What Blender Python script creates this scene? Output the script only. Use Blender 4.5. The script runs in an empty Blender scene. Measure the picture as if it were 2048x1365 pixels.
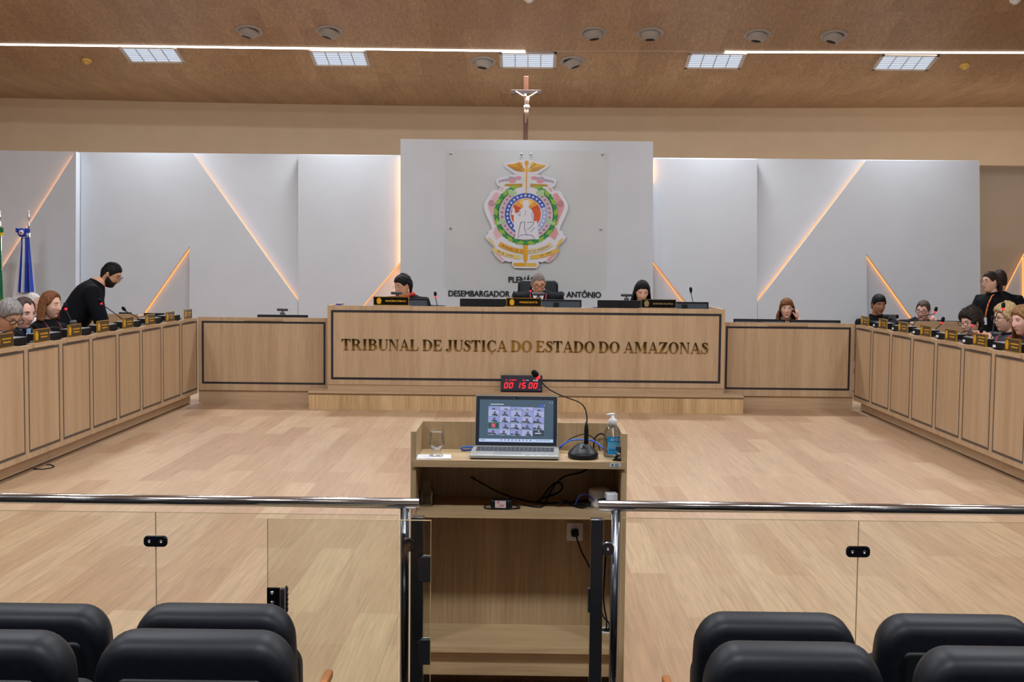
import bpy, math, random
from mathutils import Vector, Matrix
import numpy as np
R = math.radians
V = Vector
rnd = random.Random(7)
sc = bpy.context.scene
col = sc.collection

# ---------------------------------------------------------------- camera
FPX, HCAM = 2400.0, 1.62
def nrm(v):
    return v / np.linalg.norm(v)
_y = nrm(np.array([28.0, 152.5, FPX])); _u = np.array([0.0105, 1.0, 0.0])
_z = nrm(_u - _u.dot(_y) * _y); _x = np.cross(_z, _y)
CM = np.array([_x, _y, _z])                      # room axes written as (right, up, forward)
def ray(px, py):
    return V(CM @ np.array([(px - 1024) / FPX, (682.5 - py) / FPX, 1.0]))
EYE = V((0, 0, HCAM))
def at(px, py, y):
    d = ray(px, py); return EYE + d * (y / d.y)
def atx(px, py, x):
    d = ray(px, py); return EYE + d * (x / d.x)
def atz(px, py, z):
    d = ray(px, py); return EYE + d * ((z - HCAM) / d.z)
cam = bpy.data.objects.new('camera', bpy.data.cameras.new('camera'))
col.objects.link(cam)
cam.data.sensor_width = 36.0; cam.data.lens = FPX / 2048 * 36.0
cam.data.clip_start = 0.05; cam.data.clip_end = 100
r_, u_, f_ = CM[:, 0], CM[:, 1], CM[:, 2]
cam.matrix_world = Matrix(((r_[0], u_[0], -f_[0], 0), (r_[1], u_[1], -f_[1], 0), (r_[2], u_[2], -f_[2], HCAM), (0, 0, 0, 1)))
sc.camera = cam

# ---------------------------------------------------------------- world, exposure
w = bpy.data.worlds.new('world'); sc.world = w; w.use_nodes = True
w.node_tree.nodes['Background'].inputs[0].default_value = (0.8, 0.85, 1, 1)
w.node_tree.nodes['Background'].inputs[1].default_value = 0.02
sc.view_settings.view_transform = 'Standard'
sc.view_settings.look = 'None'
sc.view_settings.gamma = 1.0
sc.view_settings.use_curve_mapping = False
sc.view_settings.exposure = 0.0
sc.cycles.use_denoising = True
sc.cycles.max_bounces = 14
sc.cycles.diffuse_bounces = 8
sc.cycles.transparent_max_bounces = 16
sc.cycles.sample_clamp_indirect = 6.0
LAMP_W = 45.0                      # power of each ceiling light
HALL_W = 75.0
FILL_W = 13.0
LAMP_C = (0.90, 0.95, 1.0)

# ---------------------------------------------------------------- materials
def srgb(r, g, b):
    f = lambda c: c / 12.92 if c <= 0.04045 else ((c + 0.055) / 1.055) ** 2.4
    return (f(r / 255), f(g / 255), f(b / 255), 1)
MATS = {}
def mat(name, c, rough=0.5, metal=0.0, **kw):
    if name in MATS: return MATS[name]
    m = bpy.data.materials.new(name); m.use_nodes = True
    b = m.node_tree.nodes['Principled BSDF']
    b.inputs['Base Color'].default_value = c if len(c) == 4 else (*c, 1)
    b.inputs['Roughness'].default_value = rough
    b.inputs['Metallic'].default_value = metal
    for k, v in kw.items():
        b.inputs[k.replace('_', ' ')].default_value = v
    MATS[name] = m
    return m
def nodes(m):
    return m.node_tree.nodes, m.node_tree.links, m.node_tree.nodes['Principled BSDF']
def noise_mat(name, c1, c2, scale=(1, 1, 1), detail=4, rough=0.5, lo=0.35, hi=0.65, bump=0.0, metal=0.0, **kw):
    if name in MATS: return MATS[name]
    m = mat(name, c1, rough, metal, **kw); n, l, b = nodes(m)
    tc = n.new('ShaderNodeTexCoord'); mp = n.new('ShaderNodeMapping'); mp.inputs['Scale'].default_value = scale
    nz = n.new('ShaderNodeTexNoise'); nz.inputs['Scale'].default_value = 1; nz.inputs['Detail'].default_value = detail
    cr = n.new('ShaderNodeValToRGB')
    cr.color_ramp.elements[0].position = lo; cr.color_ramp.elements[0].color = c1
    cr.color_ramp.elements[1].position = hi; cr.color_ramp.elements[1].color = c2
    l.new(tc.outputs['Object'], mp.inputs[0]); l.new(mp.outputs[0], nz.inputs['Vector'])
    l.new(nz.outputs['Fac'], cr.inputs[0]); l.new(cr.outputs[0], b.inputs['Base Color'])
    if bump:
        bp = n.new('ShaderNodeBump'); bp.inputs['Strength'].default_value = bump; bp.inputs['Distance'].default_value = 0.002
        l.new(nz.outputs['Fac'], bp.inputs['Height']); l.new(bp.outputs[0], b.inputs['Normal'])
    return m
def wood(name, c1, c2, grain=(30, 30, 1.0), rough=0.42):
    """fine grain laid over slow tone changes, both stretched along the board"""
    if name in MATS: return MATS[name]
    m = mat(name, c1, rough); n, l, b = nodes(m)
    tc = n.new('ShaderNodeTexCoord')
    def layer(sc_, det, dist):
        mp = n.new('ShaderNodeMapping'); mp.inputs['Scale'].default_value = sc_
        nz = n.new('ShaderNodeTexNoise'); nz.inputs['Scale'].default_value = 1; nz.inputs['Detail'].default_value = det
        nz.inputs['Distortion'].default_value = dist
        l.new(tc.outputs['Object'], mp.inputs[0]); l.new(mp.outputs[0], nz.inputs['Vector']); return nz
    a = layer(tuple(4 * g for g in grain), 5, 0.2); c = layer(tuple(0.28 * g for g in grain), 2, 0.6)
    mx = n.new('ShaderNodeMix'); mx.data_type = 'FLOAT'; mx.inputs[0].default_value = 0.5
    l.new(a.outputs['Fac'], mx.inputs[2]); l.new(c.outputs['Fac'], mx.inputs[3])
    cr = n.new('ShaderNodeValToRGB')
    cr.color_ramp.elements[0].position = 0.36; cr.color_ramp.elements[0].color = c1
    cr.color_ramp.elements[1].position = 0.62; cr.color_ramp.elements[1].color = c2
    l.new(mx.outputs[0], cr.inputs[0]); l.new(cr.outputs[0], b.inputs['Base Color'])
    return m
def planks(name, c1, c2, width, length, rough, gap_dark=0.75, grain=0.25):
    """laminate boards running along Y"""
    m = mat(name, c1, rough); n, l, b = nodes(m)
    tc = n.new('ShaderNodeTexCoord'); mp = n.new('ShaderNodeMapping'); mp.inputs['Rotation'].default_value = (0, 0, R(90))
    l.new(tc.outputs['Object'], mp.inputs[0])
    br = n.new('ShaderNodeTexBrick'); br.inputs['Scale'].default_value = 1
    br.inputs['Brick Width'].default_value = length; br.inputs['Row Height'].default_value = width
    br.inputs['Mortar Size'].default_value = 0.0012; br.inputs['Mortar Smooth'].default_value = 0.3
    br.inputs['Color1'].default_value = c1; br.inputs['Color2'].default_value = c2
    br.inputs['Mortar'].default_value = tuple(gap_dark * v for v in c1[:3]) + (1,)
    br.inputs['Bias'].default_value = 0.0; br.offset = 0.37
    l.new(mp.outputs[0], br.inputs['Vector'])
    m2 = n.new('ShaderNodeMapping'); m2.inputs['Scale'].default_value = (48, 1.8, 48)
    l.new(tc.outputs['Object'], m2.inputs[0])
    nz = n.new('ShaderNodeTexNoise'); nz.inputs['Scale'].default_value = 1; nz.inputs['Detail'].default_value = 7; nz.inputs['Distortion'].default_value = 1.2
    l.new(m2.outputs[0], nz.inputs['Vector'])
    mr = n.new('ShaderNodeMapRange'); mr.inputs[1].default_value = 0.3; mr.inputs[2].default_value = 0.7
    mr.inputs[3].default_value = 1 - grain; mr.inputs[4].default_value = 1 + grain * 0.6
    l.new(nz.outputs['Fac'], mr.inputs[0])
    mx = n.new('ShaderNodeMix'); mx.data_type = 'RGBA'; mx.blend_type = 'MULTIPLY'; mx.inputs[0].default_value = 1
    l.new(br.outputs['Color'], mx.inputs[6]); l.new(mr.outputs[0], mx.inputs[7])
    l.new(mx.outputs[2], b.inputs['Base Color'])
    return m
def emit(name, c, s):
    if name in MATS: return MATS[name]
    m = mat(name, (0, 0, 0, 1), 0.5); b = m.node_tree.nodes['Principled BSDF']
    b.inputs['Emission Color'].default_value = c if len(c) == 4 else (*c, 1); b.inputs['Emission Strength'].default_value = s
    return m
def pane_mat(name, tint, refl=1.0):
    """flat clear sheet: see-through with a fresnel reflection"""
    m = bpy.data.materials.new(name); m.use_nodes = True; n, l = m.node_tree.nodes, m.node_tree.links
    n.remove(n['Principled BSDF']); out = n['Material Output']
    t = n.new('ShaderNodeBsdfTransparent'); t.inputs[0].default_value = (*tint, 1)
    g = n.new('ShaderNodeBsdfGlossy'); g.inputs['Roughness'].default_value = 0.02
    fr = n.new('ShaderNodeFresnel'); fr.inputs['IOR'].default_value = 1.45
    ml = n.new('ShaderNodeMath'); ml.operation = 'MULTIPLY'; ml.inputs[1].default_value = refl
    mx = n.new('ShaderNodeMixShader')
    l.new(fr.outputs[0], ml.inputs[0]); l.new(ml.outputs[0], mx.inputs[0]); l.new(t.outputs[0], mx.inputs[1]); l.new(g.outputs[0], mx.inputs[2])
    l.new(mx.outputs[0], out.inputs[0]); MATS[name] = m
    return m
OAK1, OAK2 = srgb(166, 136, 104), srgb(188, 159, 126)
M_oak = wood('oak_vertical', OAK1, OAK2)
M_oakx = wood('oak_along_x', OAK1, OAK2, (1.0, 30, 30))
M_oaky = wood('oak_along_y', OAK1, OAK2, (30, 1.0, 30))
M_oakd = wood('lectern_oak', srgb(160, 132, 96), srgb(186, 158, 120))
M_oakdx = wood('lectern_oak_along_x', srgb(168, 140, 104), srgb(194, 166, 126), (1.0, 30, 30))
M_step = wood('step_oak', srgb(165, 130, 88), srgb(205, 172, 128), (22, 22, 0.8))
M_floor = planks('floor_laminate', srgb(166, 131, 101), srgb(185, 155, 123), 0.19, 1.25, 0.4, 0.8, 0.2)
M_ceil = planks('ceiling_laminate', srgb(164, 130, 96), srgb(178, 145, 109), 0.2, 1.3, 0.5, 0.85, 0.32)
M_white = noise_mat('white_panel', srgb(207, 213, 221), srgb(210, 216, 224), (3, 3, 3), rough=0.55)
M_beige = noise_mat('beige_paint', srgb(222, 200, 172), srgb(226, 204, 176), (3, 3, 3), rough=0.7)
M_hall = mat('hall_paint', srgb(232, 226, 218), 0.7)
M_taupe = mat('taupe_paint', srgb(190, 176, 158), 0.7)
M_dark_inlay = mat('dark_inlay', srgb(30, 30, 38), 0.45)
M_inlay = mat('brown_inlay', srgb(74, 66, 60), 0.5)
M_nosing = mat('nosing_brown', srgb(104, 80, 52), 0.4)
M_black = mat('black_plastic', srgb(17, 18, 21), 0.45, Specular_IOR_Level=0.3)
M_blackm = mat('black_matte', srgb(13, 13, 15), 0.7, Specular_IOR_Level=0.2)
M_leather = noise_mat('black_leather', srgb(15, 18, 25), srgb(20, 23, 30), (60, 60, 60), rough=0.48, bump=0.05, Specular_IOR_Level=0.25)
M_slate = mat('slate_plastic', srgb(62, 72, 84), 0.4)
M_grey = mat('grey_plastic', srgb(130, 130, 132), 0.45)
M_dgrey = mat('dark_grey_plastic', srgb(58, 60, 66), 0.45)
M_chrome = mat('polished_steel', (0.72, 0.73, 0.75, 1), 0.16, 1.0)
M_steel = mat('brushed_steel', (0.4, 0.42, 0.46, 1), 0.22, 1.0)
M_gold = mat('polished_gold', (0.56, 0.41, 0.14, 1), 0.06, 1.0)
M_goldp = mat('gold_print', srgb(214, 160, 20), 0.45, 0.3)
M_goldf = mat('gold_frame', srgb(176, 134, 40), 0.35, 0.6)
M_plate = mat('smoked_plate', srgb(58, 46, 30), 0.25)
M_platek = mat('black_plate', srgb(10, 10, 10), 0.15)
M_glass = pane_mat('clear_glass', (0.968, 0.975, 0.95))
M_gate = pane_mat('gate_glass', (0.95, 0.96, 0.925))
M_edge = mat('glass_edge', srgb(196, 174, 132), 0.25)
M_acryl = pane_mat('acrylic_sheet', (0.997, 0.990, 0.974), 0.3)
M_tumbler = pane_mat('tumbler_glass', (0.975, 0.98, 0.985), 0.55)
M_bottle = pane_mat('bottle_plastic', (0.93, 0.97, 0.995), 0.8)
M_post = mat('satin_steel', (0.30, 0.32, 0.36, 1), 0.22, 1.0)
M_wht = mat('white_plastic', srgb(232, 232, 235), 0.4)
M_paper = mat('paper', srgb(238, 238, 240), 0.8)
M_red = emit('red_light', (1.0, 0.02, 0.03, 1), 1.6)
M_orange = emit('warm_led', (1.0, 0.34, 0.09, 1), 1.7)
M_orange2 = emit('warm_led_hidden', (1.0, 0.40, 0.13, 1), 7.0)
M_ledw = emit('ceiling_led', (1.0, 0.93, 0.85, 1), 9.0)
M_tube = emit('lamp_tube', (0.80, 0.88, 1.0, 1), 0.95)
M_louvre = mat('lamp_louvre', srgb(200, 205, 212), 0.35, 0.6)
M_frame = mat('lamp_frame', srgb(200, 192, 186), 0.5)
M_text = mat('black_letters', srgb(14, 14, 16), 0.4)

# ---------------------------------------------------------------- mesh builder
class MB:
    def __init__(s):
        s.v, s.f, s.m, s.sm = [], [], [], []
    def add(s, vs, fs, mi=0, smooth=False):
        o = len(s.v); s.v += [tuple(p) for p in vs]
        for f in fs:
            s.f.append([i + o for i in f]); s.m.append(mi); s.sm.append(smooth)
        return s
    def box(s, x0, x1, y0, y1, z0, z1, mi=0):
        x0, x1 = min(x0, x1), max(x0, x1); y0, y1 = min(y0, y1), max(y0, y1)
        vs = [(x, y, z) for z in (z0, z1) for y in (y0, y1) for x in (x0, x1)]
        return s.add(vs, [(0, 2, 3, 1), (4, 5, 7, 6), (0, 1, 5, 4), (2, 6, 7, 3), (0, 4, 6, 2), (1, 3, 7, 5)], mi)
    def obox(s, c, size, rot, mi=0):
        a, b, d = (k / 2 for k in size)
        vs = [V(c) + rot @ V((x, y, z)) for z in (-d, d) for y in (-b, b) for x in (-a, a)]
        return s.add(vs, [(0, 2, 3, 1), (4, 5, 7, 6), (0, 1, 5, 4), (2, 6, 7, 3), (0, 4, 6, 2), (1, 3, 7, 5)], mi)
    def prism(s, pts, a, b, axis='y', mi=0, T=None):
        """2D outline pushed from a to b along an axis; pts are (x,z), (y,z) or (x,y)"""
        def P(p, h):
            q = {'y': (p[0], h, p[1]), 'x': (h, p[0], p[1]), 'z': (p[0], p[1], h)}[axis]
            return T @ V(q) if T is not None else q
        n = len(pts)
        vs = [P(p, a) for p in pts] + [P(p, b) for p in pts]
        fs = [list(range(n)), list(range(2 * n - 1, n - 1, -1))]
        fs += [(i, i + n, (i + 1) % n + n, (i + 1) % n) for i in range(n)]
        return s.add(vs, fs, mi)
    def tube(s, pts, r, n=8, mi=0, flat=None):
        """round bar along points; r one number or one per point; flat=(vector, factor) squashes it"""
        pts = [V(p) for p in pts]; k = len(pts)
        rs = r if isinstance(r, (list, tuple)) else [r] * k
        vs = []; up = None
        for i, p in enumerate(pts):
            t = (pts[min(i + 1, k - 1)] - pts[max(i - 1, 0)]).normalized()
            if up is None:
                up = V((0, 0, 1)) if abs(t.z) < 0.9 else V((0, 1, 0))
                if flat: up = V(flat[0])
            side = t.cross(up).normalized(); up = side.cross(t).normalized()
            for j in range(n):
                a = 2 * math.pi * j / n
                vs.append(p + rs[i] * (math.cos(a) * side + (flat[1] if flat else 1) * math.sin(a) * up))
        fs = [(i * n + j, i * n + (j + 1) % n, (i + 1) * n + (j + 1) % n, (i + 1) * n + j) for i in range(k - 1) for j in range(n)]
        fs += [list(range(n - 1, -1, -1)), [(k - 1) * n + j for j in range(n)]]
        return s.add(vs, fs, mi, True)
    def lathe(s, prof, c=(0, 0, 0), n=20, mi=0, T=None):
        vs = []
        for (r, z) in prof:
            for j in range(n):
                a = 2 * math.pi * j / n; p = V((r * math.cos(a), r * math.sin(a), z))
                vs.append(V(c) + (T @ p if T is not None else p))
        k = len(prof)
        fs = [(i * n + j, i * n + (j + 1) % n, (i + 1) * n + (j + 1) % n, (i + 1) * n + j) for i in range(k - 1) for j in range(n)]
        fs += [list(range(n - 1, -1, -1)), [(k - 1) * n + j for j in range(n)]]
        return s.add(vs, fs, mi, True)
    def ell(s, c, r, nu=14, nv=10, mi=0, T=None):
        vs = []
        for i in range(nv + 1):
            ph = math.pi * (i / nv - 0.5)
            for j in range(nu):
                th = 2 * math.pi * j / nu
                p = V((r[0] * math.cos(ph) * math.cos(th), r[1] * math.cos(ph) * math.sin(th), r[2] * math.sin(ph)))
                vs.append(V(c) + (T @ p if T is not None else p))
        fs = [(i * nu + j, i * nu + (j + 1) % nu, (i + 1) * nu + (j + 1) % nu, (i + 1) * nu + j) for i in range(nv) for j in range(nu)]
        return s.add(vs, fs, mi, True)
    def xf(s, T, start=0):
        for i in range(start, len(s.v)): s.v[i] = tuple(T @ V(s.v[i]))
        return s
    def build(s, name, mats, parent=None, loc=None, rotz=0, bevel=0):
        me = bpy.data.meshes.new(name); me.from_pydata(s.v, [], s.f); me.update()
        for m in (mats if isinstance(mats, (list, tuple)) else [mats]): me.materials.append(m)
        me.polygons.foreach_set('material_index', s.m); me.polygons.foreach_set('use_smooth', s.sm)
        o = bpy.data.objects.new(name, me); col.objects.link(o)
        if parent is not None: o.parent = parent
        if loc is not None: o.location = loc
        o.rotation_euler.z = rotz
        if bevel:
            b = o.modifiers.new('bevel', 'BEVEL'); b.width = bevel; b.segments = 2; b.limit_method = 'ANGLE'
        return o
def tag(o, label, cat, group=None):
    o['label'] = label; o['category'] = cat
    if group: o['group'] = group
    return o
def thing(name, label, cat, loc=(0, 0, 0), rotz=0, group=None):
    o = bpy.data.objects.new(name, None); col.objects.link(o); o.empty_display_size = 0.1
    o.location = loc; o.rotation_euler.z = rotz
    return tag(o, label, cat, group)
def struct(o):
    o['kind'] = 'structure'; return o
def copy_tree(o, parent=None):
    c = o.copy(); col.objects.link(c)
    if parent is not None: c.parent = parent
    for ch in list(o.children): copy_tree(ch, c)
    return c
def dup(o, loc, rotz=None, label=None, group=None):
    c = copy_tree(o); c.location = loc
    if rotz is not None: c.rotation_euler.z = rotz
    if label: c['label'] = label
    if group: c['group'] = group
    return c
def glyphs(text, size, depth, bold=0.0):
    """letters as raised solids: verts (x, z from baseline, front at y=0) and faces"""
    cu = bpy.data.curves.new('t', 'FONT'); cu.body = text; cu.size = size; cu.extrude = depth / 2; cu.offset = bold; cu.resolution_u = 3
    ob = bpy.data.objects.new('t', cu); col.objects.link(ob)
    dg = bpy.context.evaluated_depsgraph_get(); ev = ob.evaluated_get(dg); me = ev.to_mesh()
    vs = [(v.co.x, -v.co.z, v.co.y) for v in me.vertices]; fs = [list(p.vertices) for p in me.polygons]
    ev.to_mesh_clear(); bpy.data.objects.remove(ob); bpy.data.curves.remove(cu)
    return vs, fs
def put_text(mb, text, size, depth, pos, width=None, bold=0.0, mi=0, center=True, sx=None, T=None):
    vs, fs = glyphs(text, size, depth, bold)
    x0, x1 = min(v[0] for v in vs), max(v[0] for v in vs)
    k = width / (x1 - x0) if width else (sx or 1)
    off = (x0 + x1) / 2 if center else x0
    out = [V(((v[0] - off) * k, v[1], v[2])) for v in vs]
    if T is not None: out = [T @ v for v in out]
    mb.add([V(pos) + v for v in out], fs, mi)
    return (x1 - x0) * k
def frame2d(mb, x0, x1, z0, z1, t, ya, yb, mi=0):
    mb.box(x0, x1, ya, yb, z1 - t, z1, mi); mb.box(x0, x1, ya, yb, z0, z0 + t, mi)
    mb.box(x0, x0 + t, ya, yb, z0 + t, z1 - t, mi); mb.box(x1 - t, x1, ya, yb, z0 + t, z1 - t, mi)
def rrect(w, h, r, n=6, cx=0, cz=0):
    out = []
    for (sx, sz, a0) in ((1, -1, -90), (1, 1, 0), (-1, 1, 90), (-1, -1, 180)):
        for i in range(n + 1):
            a = R(a0 + 90 * i / n)
            out.append((cx + sx * (w / 2 - r) + r * math.cos(a), cz + sz * (h / 2 - r) + r * math.sin(a)))
    return out
def bez(pts, n=8):
    """smooth path through points"""
    pts = [V(p) for p in pts]; out = []
    for i in range(len(pts) - 1):
        p0, p1, p2, p3 = pts[max(i - 1, 0)], pts[i], pts[i + 1], pts[min(i + 2, len(pts) - 1)]
        for k in range(n):
            t = k / n
            out.append(0.5 * ((2 * p1) + (p2 - p0) * t + (2 * p0 - 5 * p1 + 4 * p2 - p3) * t * t + (3 * p1 - p0 - 3 * p2 + p3) * t ** 3))
    return out + [pts[-1]]

#@@STRUCTURE
# ---------------------------------------------------------------- room shell
ZFLAT, KC = 4.07, 1.178
YB = atz(1052, 165, ZFLAT).y                       # where the flat strip of ceiling starts to slope up
SL = 0.257
def ceil_z(x, y):
    z = ZFLAT + (SL * (YB - max(y, 11.3)) if y < YB else 0) - (0.14 * (11.3 - y) if y < 11.3 else 0)  # unseen hall part slopes down so its lamps lean toward the front wall
    return z + 0.0011 * x * x
def atc(px, py):
    """point where a sight line meets the sloping ceiling"""
    d = ray(px, py); t = 12 / d.y
    for _ in range(40):
        p = EYE + d * t
        t += (ceil_z(p.x, p.y) - p.z) / (d.z + SL * d.y)
    return EYE + d * t
b = MB(); b.box(-9, 9, 3.72, 20, -0.3, 0); struct(b.build('floor', M_floor))
b = MB()
b.box(-9, 9, 2.98, 3.72, -0.3, -0.2); b.box(-9, 9, 2.2, 2.98, -0.3, -0.1); b.box(-9, 9, -7, 2.2, -0.3, 0.0)
struct(b.build('floor_audience', noise_mat('dark_carpet', srgb(22, 21, 22), srgb(30, 28, 28), (200, 200, 200), rough=0.95, Specular_IOR_Level=0.1)))
b = MB(); xs = [-9 + 0.75 * i for i in range(25)]; ys = [-7, 2, 11.3, 13, 14.5, YB, 20]; vs = []
for y in ys:
    for x in xs: vs.append((x, y, ceil_z(x, y)))
for y in ys:
    for x in xs: vs.append((x, y, ceil_z(x, y) + 0.2))
nx = len(xs); N = nx * len(ys)
for i in range(len(ys) - 1):
    for j in range(nx - 1):
        a = i * nx + j
        b.f += [[a, a + 1, a + nx + 1, a + nx], [a + N, a + N + nx, a + N + nx + 1, a + N + 1]]
b.v = vs; b.m = [0] * len(b.f); b.sm = [False] * len(b.f)
struct(b.build('ceiling', M_ceil))
YW = 18.85                                        # beige wall far behind the white panels
XE = at(1959, 400, 15.8).x
ZS = at(1990, 331, YW).z                        # lower edge of the beige band at the far side
b = MB(); XW = at(1945, 400, YW).x; b.box(-9, XW, YW, YW + 0.2, 0, 4.4); b.box(XW, 9, YW, YW + 0.2, ZS, 4.4); struct(b.build('wall_front', M_beige))
b = MB(); b.box(XW, 9, YW + 0.55, YW + 0.7, 0, 4.4); struct(b.build('wall_alcove', M_taupe))
for nm, x in (('wall_left', -9.15), ('wall_right', 9.0)):
    b = MB(); b.box(x, x + 0.15, -7, 20, -0.3, 6); struct(b.build(nm, M_hall))
b = MB(); b.box(-9, 9, -7.15, -7, -0.3, 6); struct(b.build('wall_back', M_hall))

YF, YR = 15.78, 15.86                             # raised panels stand proud of the plane behind them
def pz(p, y):
    q = at(p[0], p[1], y); return (q.x, max(q.z, 0.0))
def floor_px(p, q):
    """follow the line p-q down to the floor of the wall plane"""
    lo, hi = 0.0, 6.0
    for _ in range(50):
        t = (lo + hi) / 2; z = at(p[0] + (q[0] - p[0]) * t, p[1] + (q[1] - p[1]) * t, YF).z
        lo, hi = (t, hi) if z > 0 else (lo, t)
    return (p[0] + (q[0] - p[0]) * t, p[1] + (q[1] - p[1]) * t)
BT = 880
sdL, sdR = floor_px((379, 493), (285, 628)), floor_px((1733, 508), (1822, 632))
xl = at(155, 400, YR).x
b = MB(); b.prism([(xl, 0), (XE, 0), (XE, at(1959, 321.6, YR).z), (xl, at(166, 304.5, YR).z)], YR, 15.99); struct(b.build('trim_1', M_white))
panels = {
    'trim_2': [(161.5, 304.4), (386, 307), (595.5, 602), (595.5, BT), (379, BT), (379, 493), sdL, (161.5, BT)],
    'trim_3': [(596.3, 309.6), (830, 312), (830, 490), (596.3, 762)],
    'trim_4': [(1275, 317), (1514.3, 319.3), (1514.3, 801), (1275, 483)],
    'trim_5': [(1732, 321), (1959, 322), (1959, BT), sdR, (1733, 508), (1733, BT), (1515, BT), (1515, 605)],
}
for nm, pts in panels.items():
    b = MB(); b.prism([pz(p, YF) for p in pts], YF, YR - 0.001); struct(b.build(nm, M_white))
YC = 15.6
cpz = [pz(p, YC) for p in ((801, 278), (1306, 283), (1304.5, 880), (800, 880))]
b = MB(); b.prism(cpz, YC, YF - 0.001); struct(b.build('trim_6', M_white))
YL = 15.55
b = MB(); b.prism([pz(p, YL + 0.08) for p in ((-260, 297), (152, 303.5), (152, BT), (-260, BT))], YL + 0.08, YR + 0.1); struct(b.build('trim_7', M_white))
dl = floor_px((147, 310), (15, 520))
b = MB(); b.prism([pz(p, YL) for p in ((148, 303.4), (152, 303.5), (152, BT), dl, (147, 310))], YL, YL + 0.079); struct(b.build('trim_8', M_white))
b = MB(); nic = [pz(p, YW + 0.54) for p in ((2046, 508), (2046, 720), (1938, 720))]; b.prism(nic, YW + 0.52, YW + 0.549); struct(b.build('trim_9', M_white))
# warm light strips tucked along the edges of the panels
def led(px0, px1, y0, y1, nrmal, label, t=0.008):
    """strip lying on an edge face that looks along nrmal (x,z), between depths y0 and y1"""
    a, c = (V((q[0], 0, q[1])) for q in (pz(px0, YF), pz(px1, YF))); n_ = V((nrmal[0], 0, nrmal[1])).normalized() * t
    b = MB(); vs = []
    for p in (a, c):
        for (y, o) in ((y0, 0.001), (y1, 0.001), (y1, 1), (y0, 1)):
            q = p + n_ * o; vs.append((q.x, y, q.z))
    b.add(vs, [(0, 1, 2, 3), (7, 6, 5, 4), (0, 4, 5, 1), (1, 5, 6, 2), (2, 6, 7, 3), (3, 7, 4, 0)])
    return tag(b.build('led_strip', M_orange), label, 'light strip', 'warm strips in the wall panels')
led((389, 312), (594, 600), YF + 0.05, YR - 0.004, (1, 0.75), 'long slanting warm light strip between the flags and the centre wall panel')
led((378, 496), (280, 637), YF + 0.05, YR - 0.004, (1, -0.7), 'short warm light strip rising behind the bending man and the side desk')
led((829, 491), (690, 653), YF + 0.05, YR - 0.004, (1, -0.86), 'slanting warm light strip behind the woman with the red scarf')
led((1276, 484), (1404, 654), YF + 0.05, YR - 0.004, (-1, -0.75), 'slanting warm light strip behind the long haired woman at the bench')
led((1730, 324), (1516, 602), YF + 0.05, YR - 0.004, (-1, 0.77), 'long slanting warm light strip above the woman on the telephone')
led((1734, 511), (1836, 653), YF + 0.05, YR - 0.004, (-1, -0.7), 'short warm light strip between the young man and the man with glasses')
for x0, sgn, lb in ((cpz[0][0], -1, 'upright warm strip on the panel edge nearer the flags'), (cpz[1][0], 1, 'upright warm strip on the panel edge nearer the telephone woman')):
    b = MB(); b.box(x0 + sgn * 0.001, x0 + sgn * 0.009, YC + 0.13, YF - 0.006, 0.3, at(801, 312, YF).z - 0.02)
    tag(b.build('led_strip', M_orange2), lb, 'light strip', 'warm strips in the wall panels')
a, c = pz((145, 313), YL), pz((-20, 575), YL)
d = V((c[0] - a[0], 0, c[1] - a[1])).normalized(); n_ = V((-abs(d.z), 0, abs(d.x)))
b = MB(); vs = []
for p in (a, c):
    for (y, o) in ((YL + 0.055, 0.001), (YL + 0.074, 0.001), (YL + 0.074, 0.011), (YL + 0.055, 0.011)): vs.append((p[0] + n_.x * o, y, p[1] + n_.z * o))
b.add(vs, [(0, 1, 2, 3), (7, 6, 5, 4), (0, 4, 5, 1), (1, 5, 6, 2), (2, 6, 7, 3), (3, 7, 4, 0)])
tag(b.build('led_strip', M_orange2), 'slanting warm light strip behind the two flags', 'light strip', 'warm strips in the wall panels')
b = MB(); b.tube([(nic[0][0], YW + 0.505, nic[0][1]), (nic[2][0], YW + 0.505, nic[2][1])], 0.009, 6); b.tube([(nic[0][0] - 0.012, YW + 0.505, nic[0][1] - 0.05), (nic[1][0] - 0.012, YW + 0.505, nic[1][1])], 0.012, 6)
tag(b.build('led_strip', M_orange), 'triangle of warm light in the alcove beyond the end of the white wall', 'light strip', 'warm strips in the wall panels')

# ---------------------------------------------------------------- ceiling lights
SLA = -math.atan(SL)
def make_light():
    t = thing('ceiling_light', '', 'ceiling light', (0, 0, 0), 0, 'square louvred ceiling lights')
    W, L = 0.31, 0.20
    b = MB()
    for (x0, x1, y0, y1) in ((-W, W, -L, -L + 0.03), (-W, W, L - 0.03, L), (-W, -W + 0.03, -L, L), (W - 0.03, W, -L, L)): b.box(x0, x1, y0, y1, -0.012, 0.004)
    b.build('frame', M_frame, t)
    b = MB()
    for i in range(5):
        x = -W + 0.03 + (2 * W - 0.06) * i / 4; b.box(x - 0.004, x + 0.004, -L + 0.03, L - 0.03, -0.008, 0.0)
    for i in range(1, 7):
        y = -L + 0.03 + (2 * L - 0.06) * i / 7; b.box(-W + 0.03, W - 0.03, y - 0.0025, y + 0.0025, -0.008, 0.0)
    b.build('louvre', M_louvre, t)
    b = MB(); b.box(-W + 0.03, W - 0.03, -L + 0.03, L - 0.03, 0.0, 0.003)
    b.build('diffuser', M_tube, t)
    return t
proto = make_light(); first = True
LSPOT = [(305, 108), (680, 115), (1056, 119), (1430, 120), (1810, 123.5)]
LNAME = ['ceiling light over the bending man and nearest the flags', 'ceiling light between the flags and the crucifix', 'ceiling light straight above the crucifix',
         'ceiling light over the woman on the telephone', 'ceiling light nearest the alcove and the standing woman']
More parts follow.
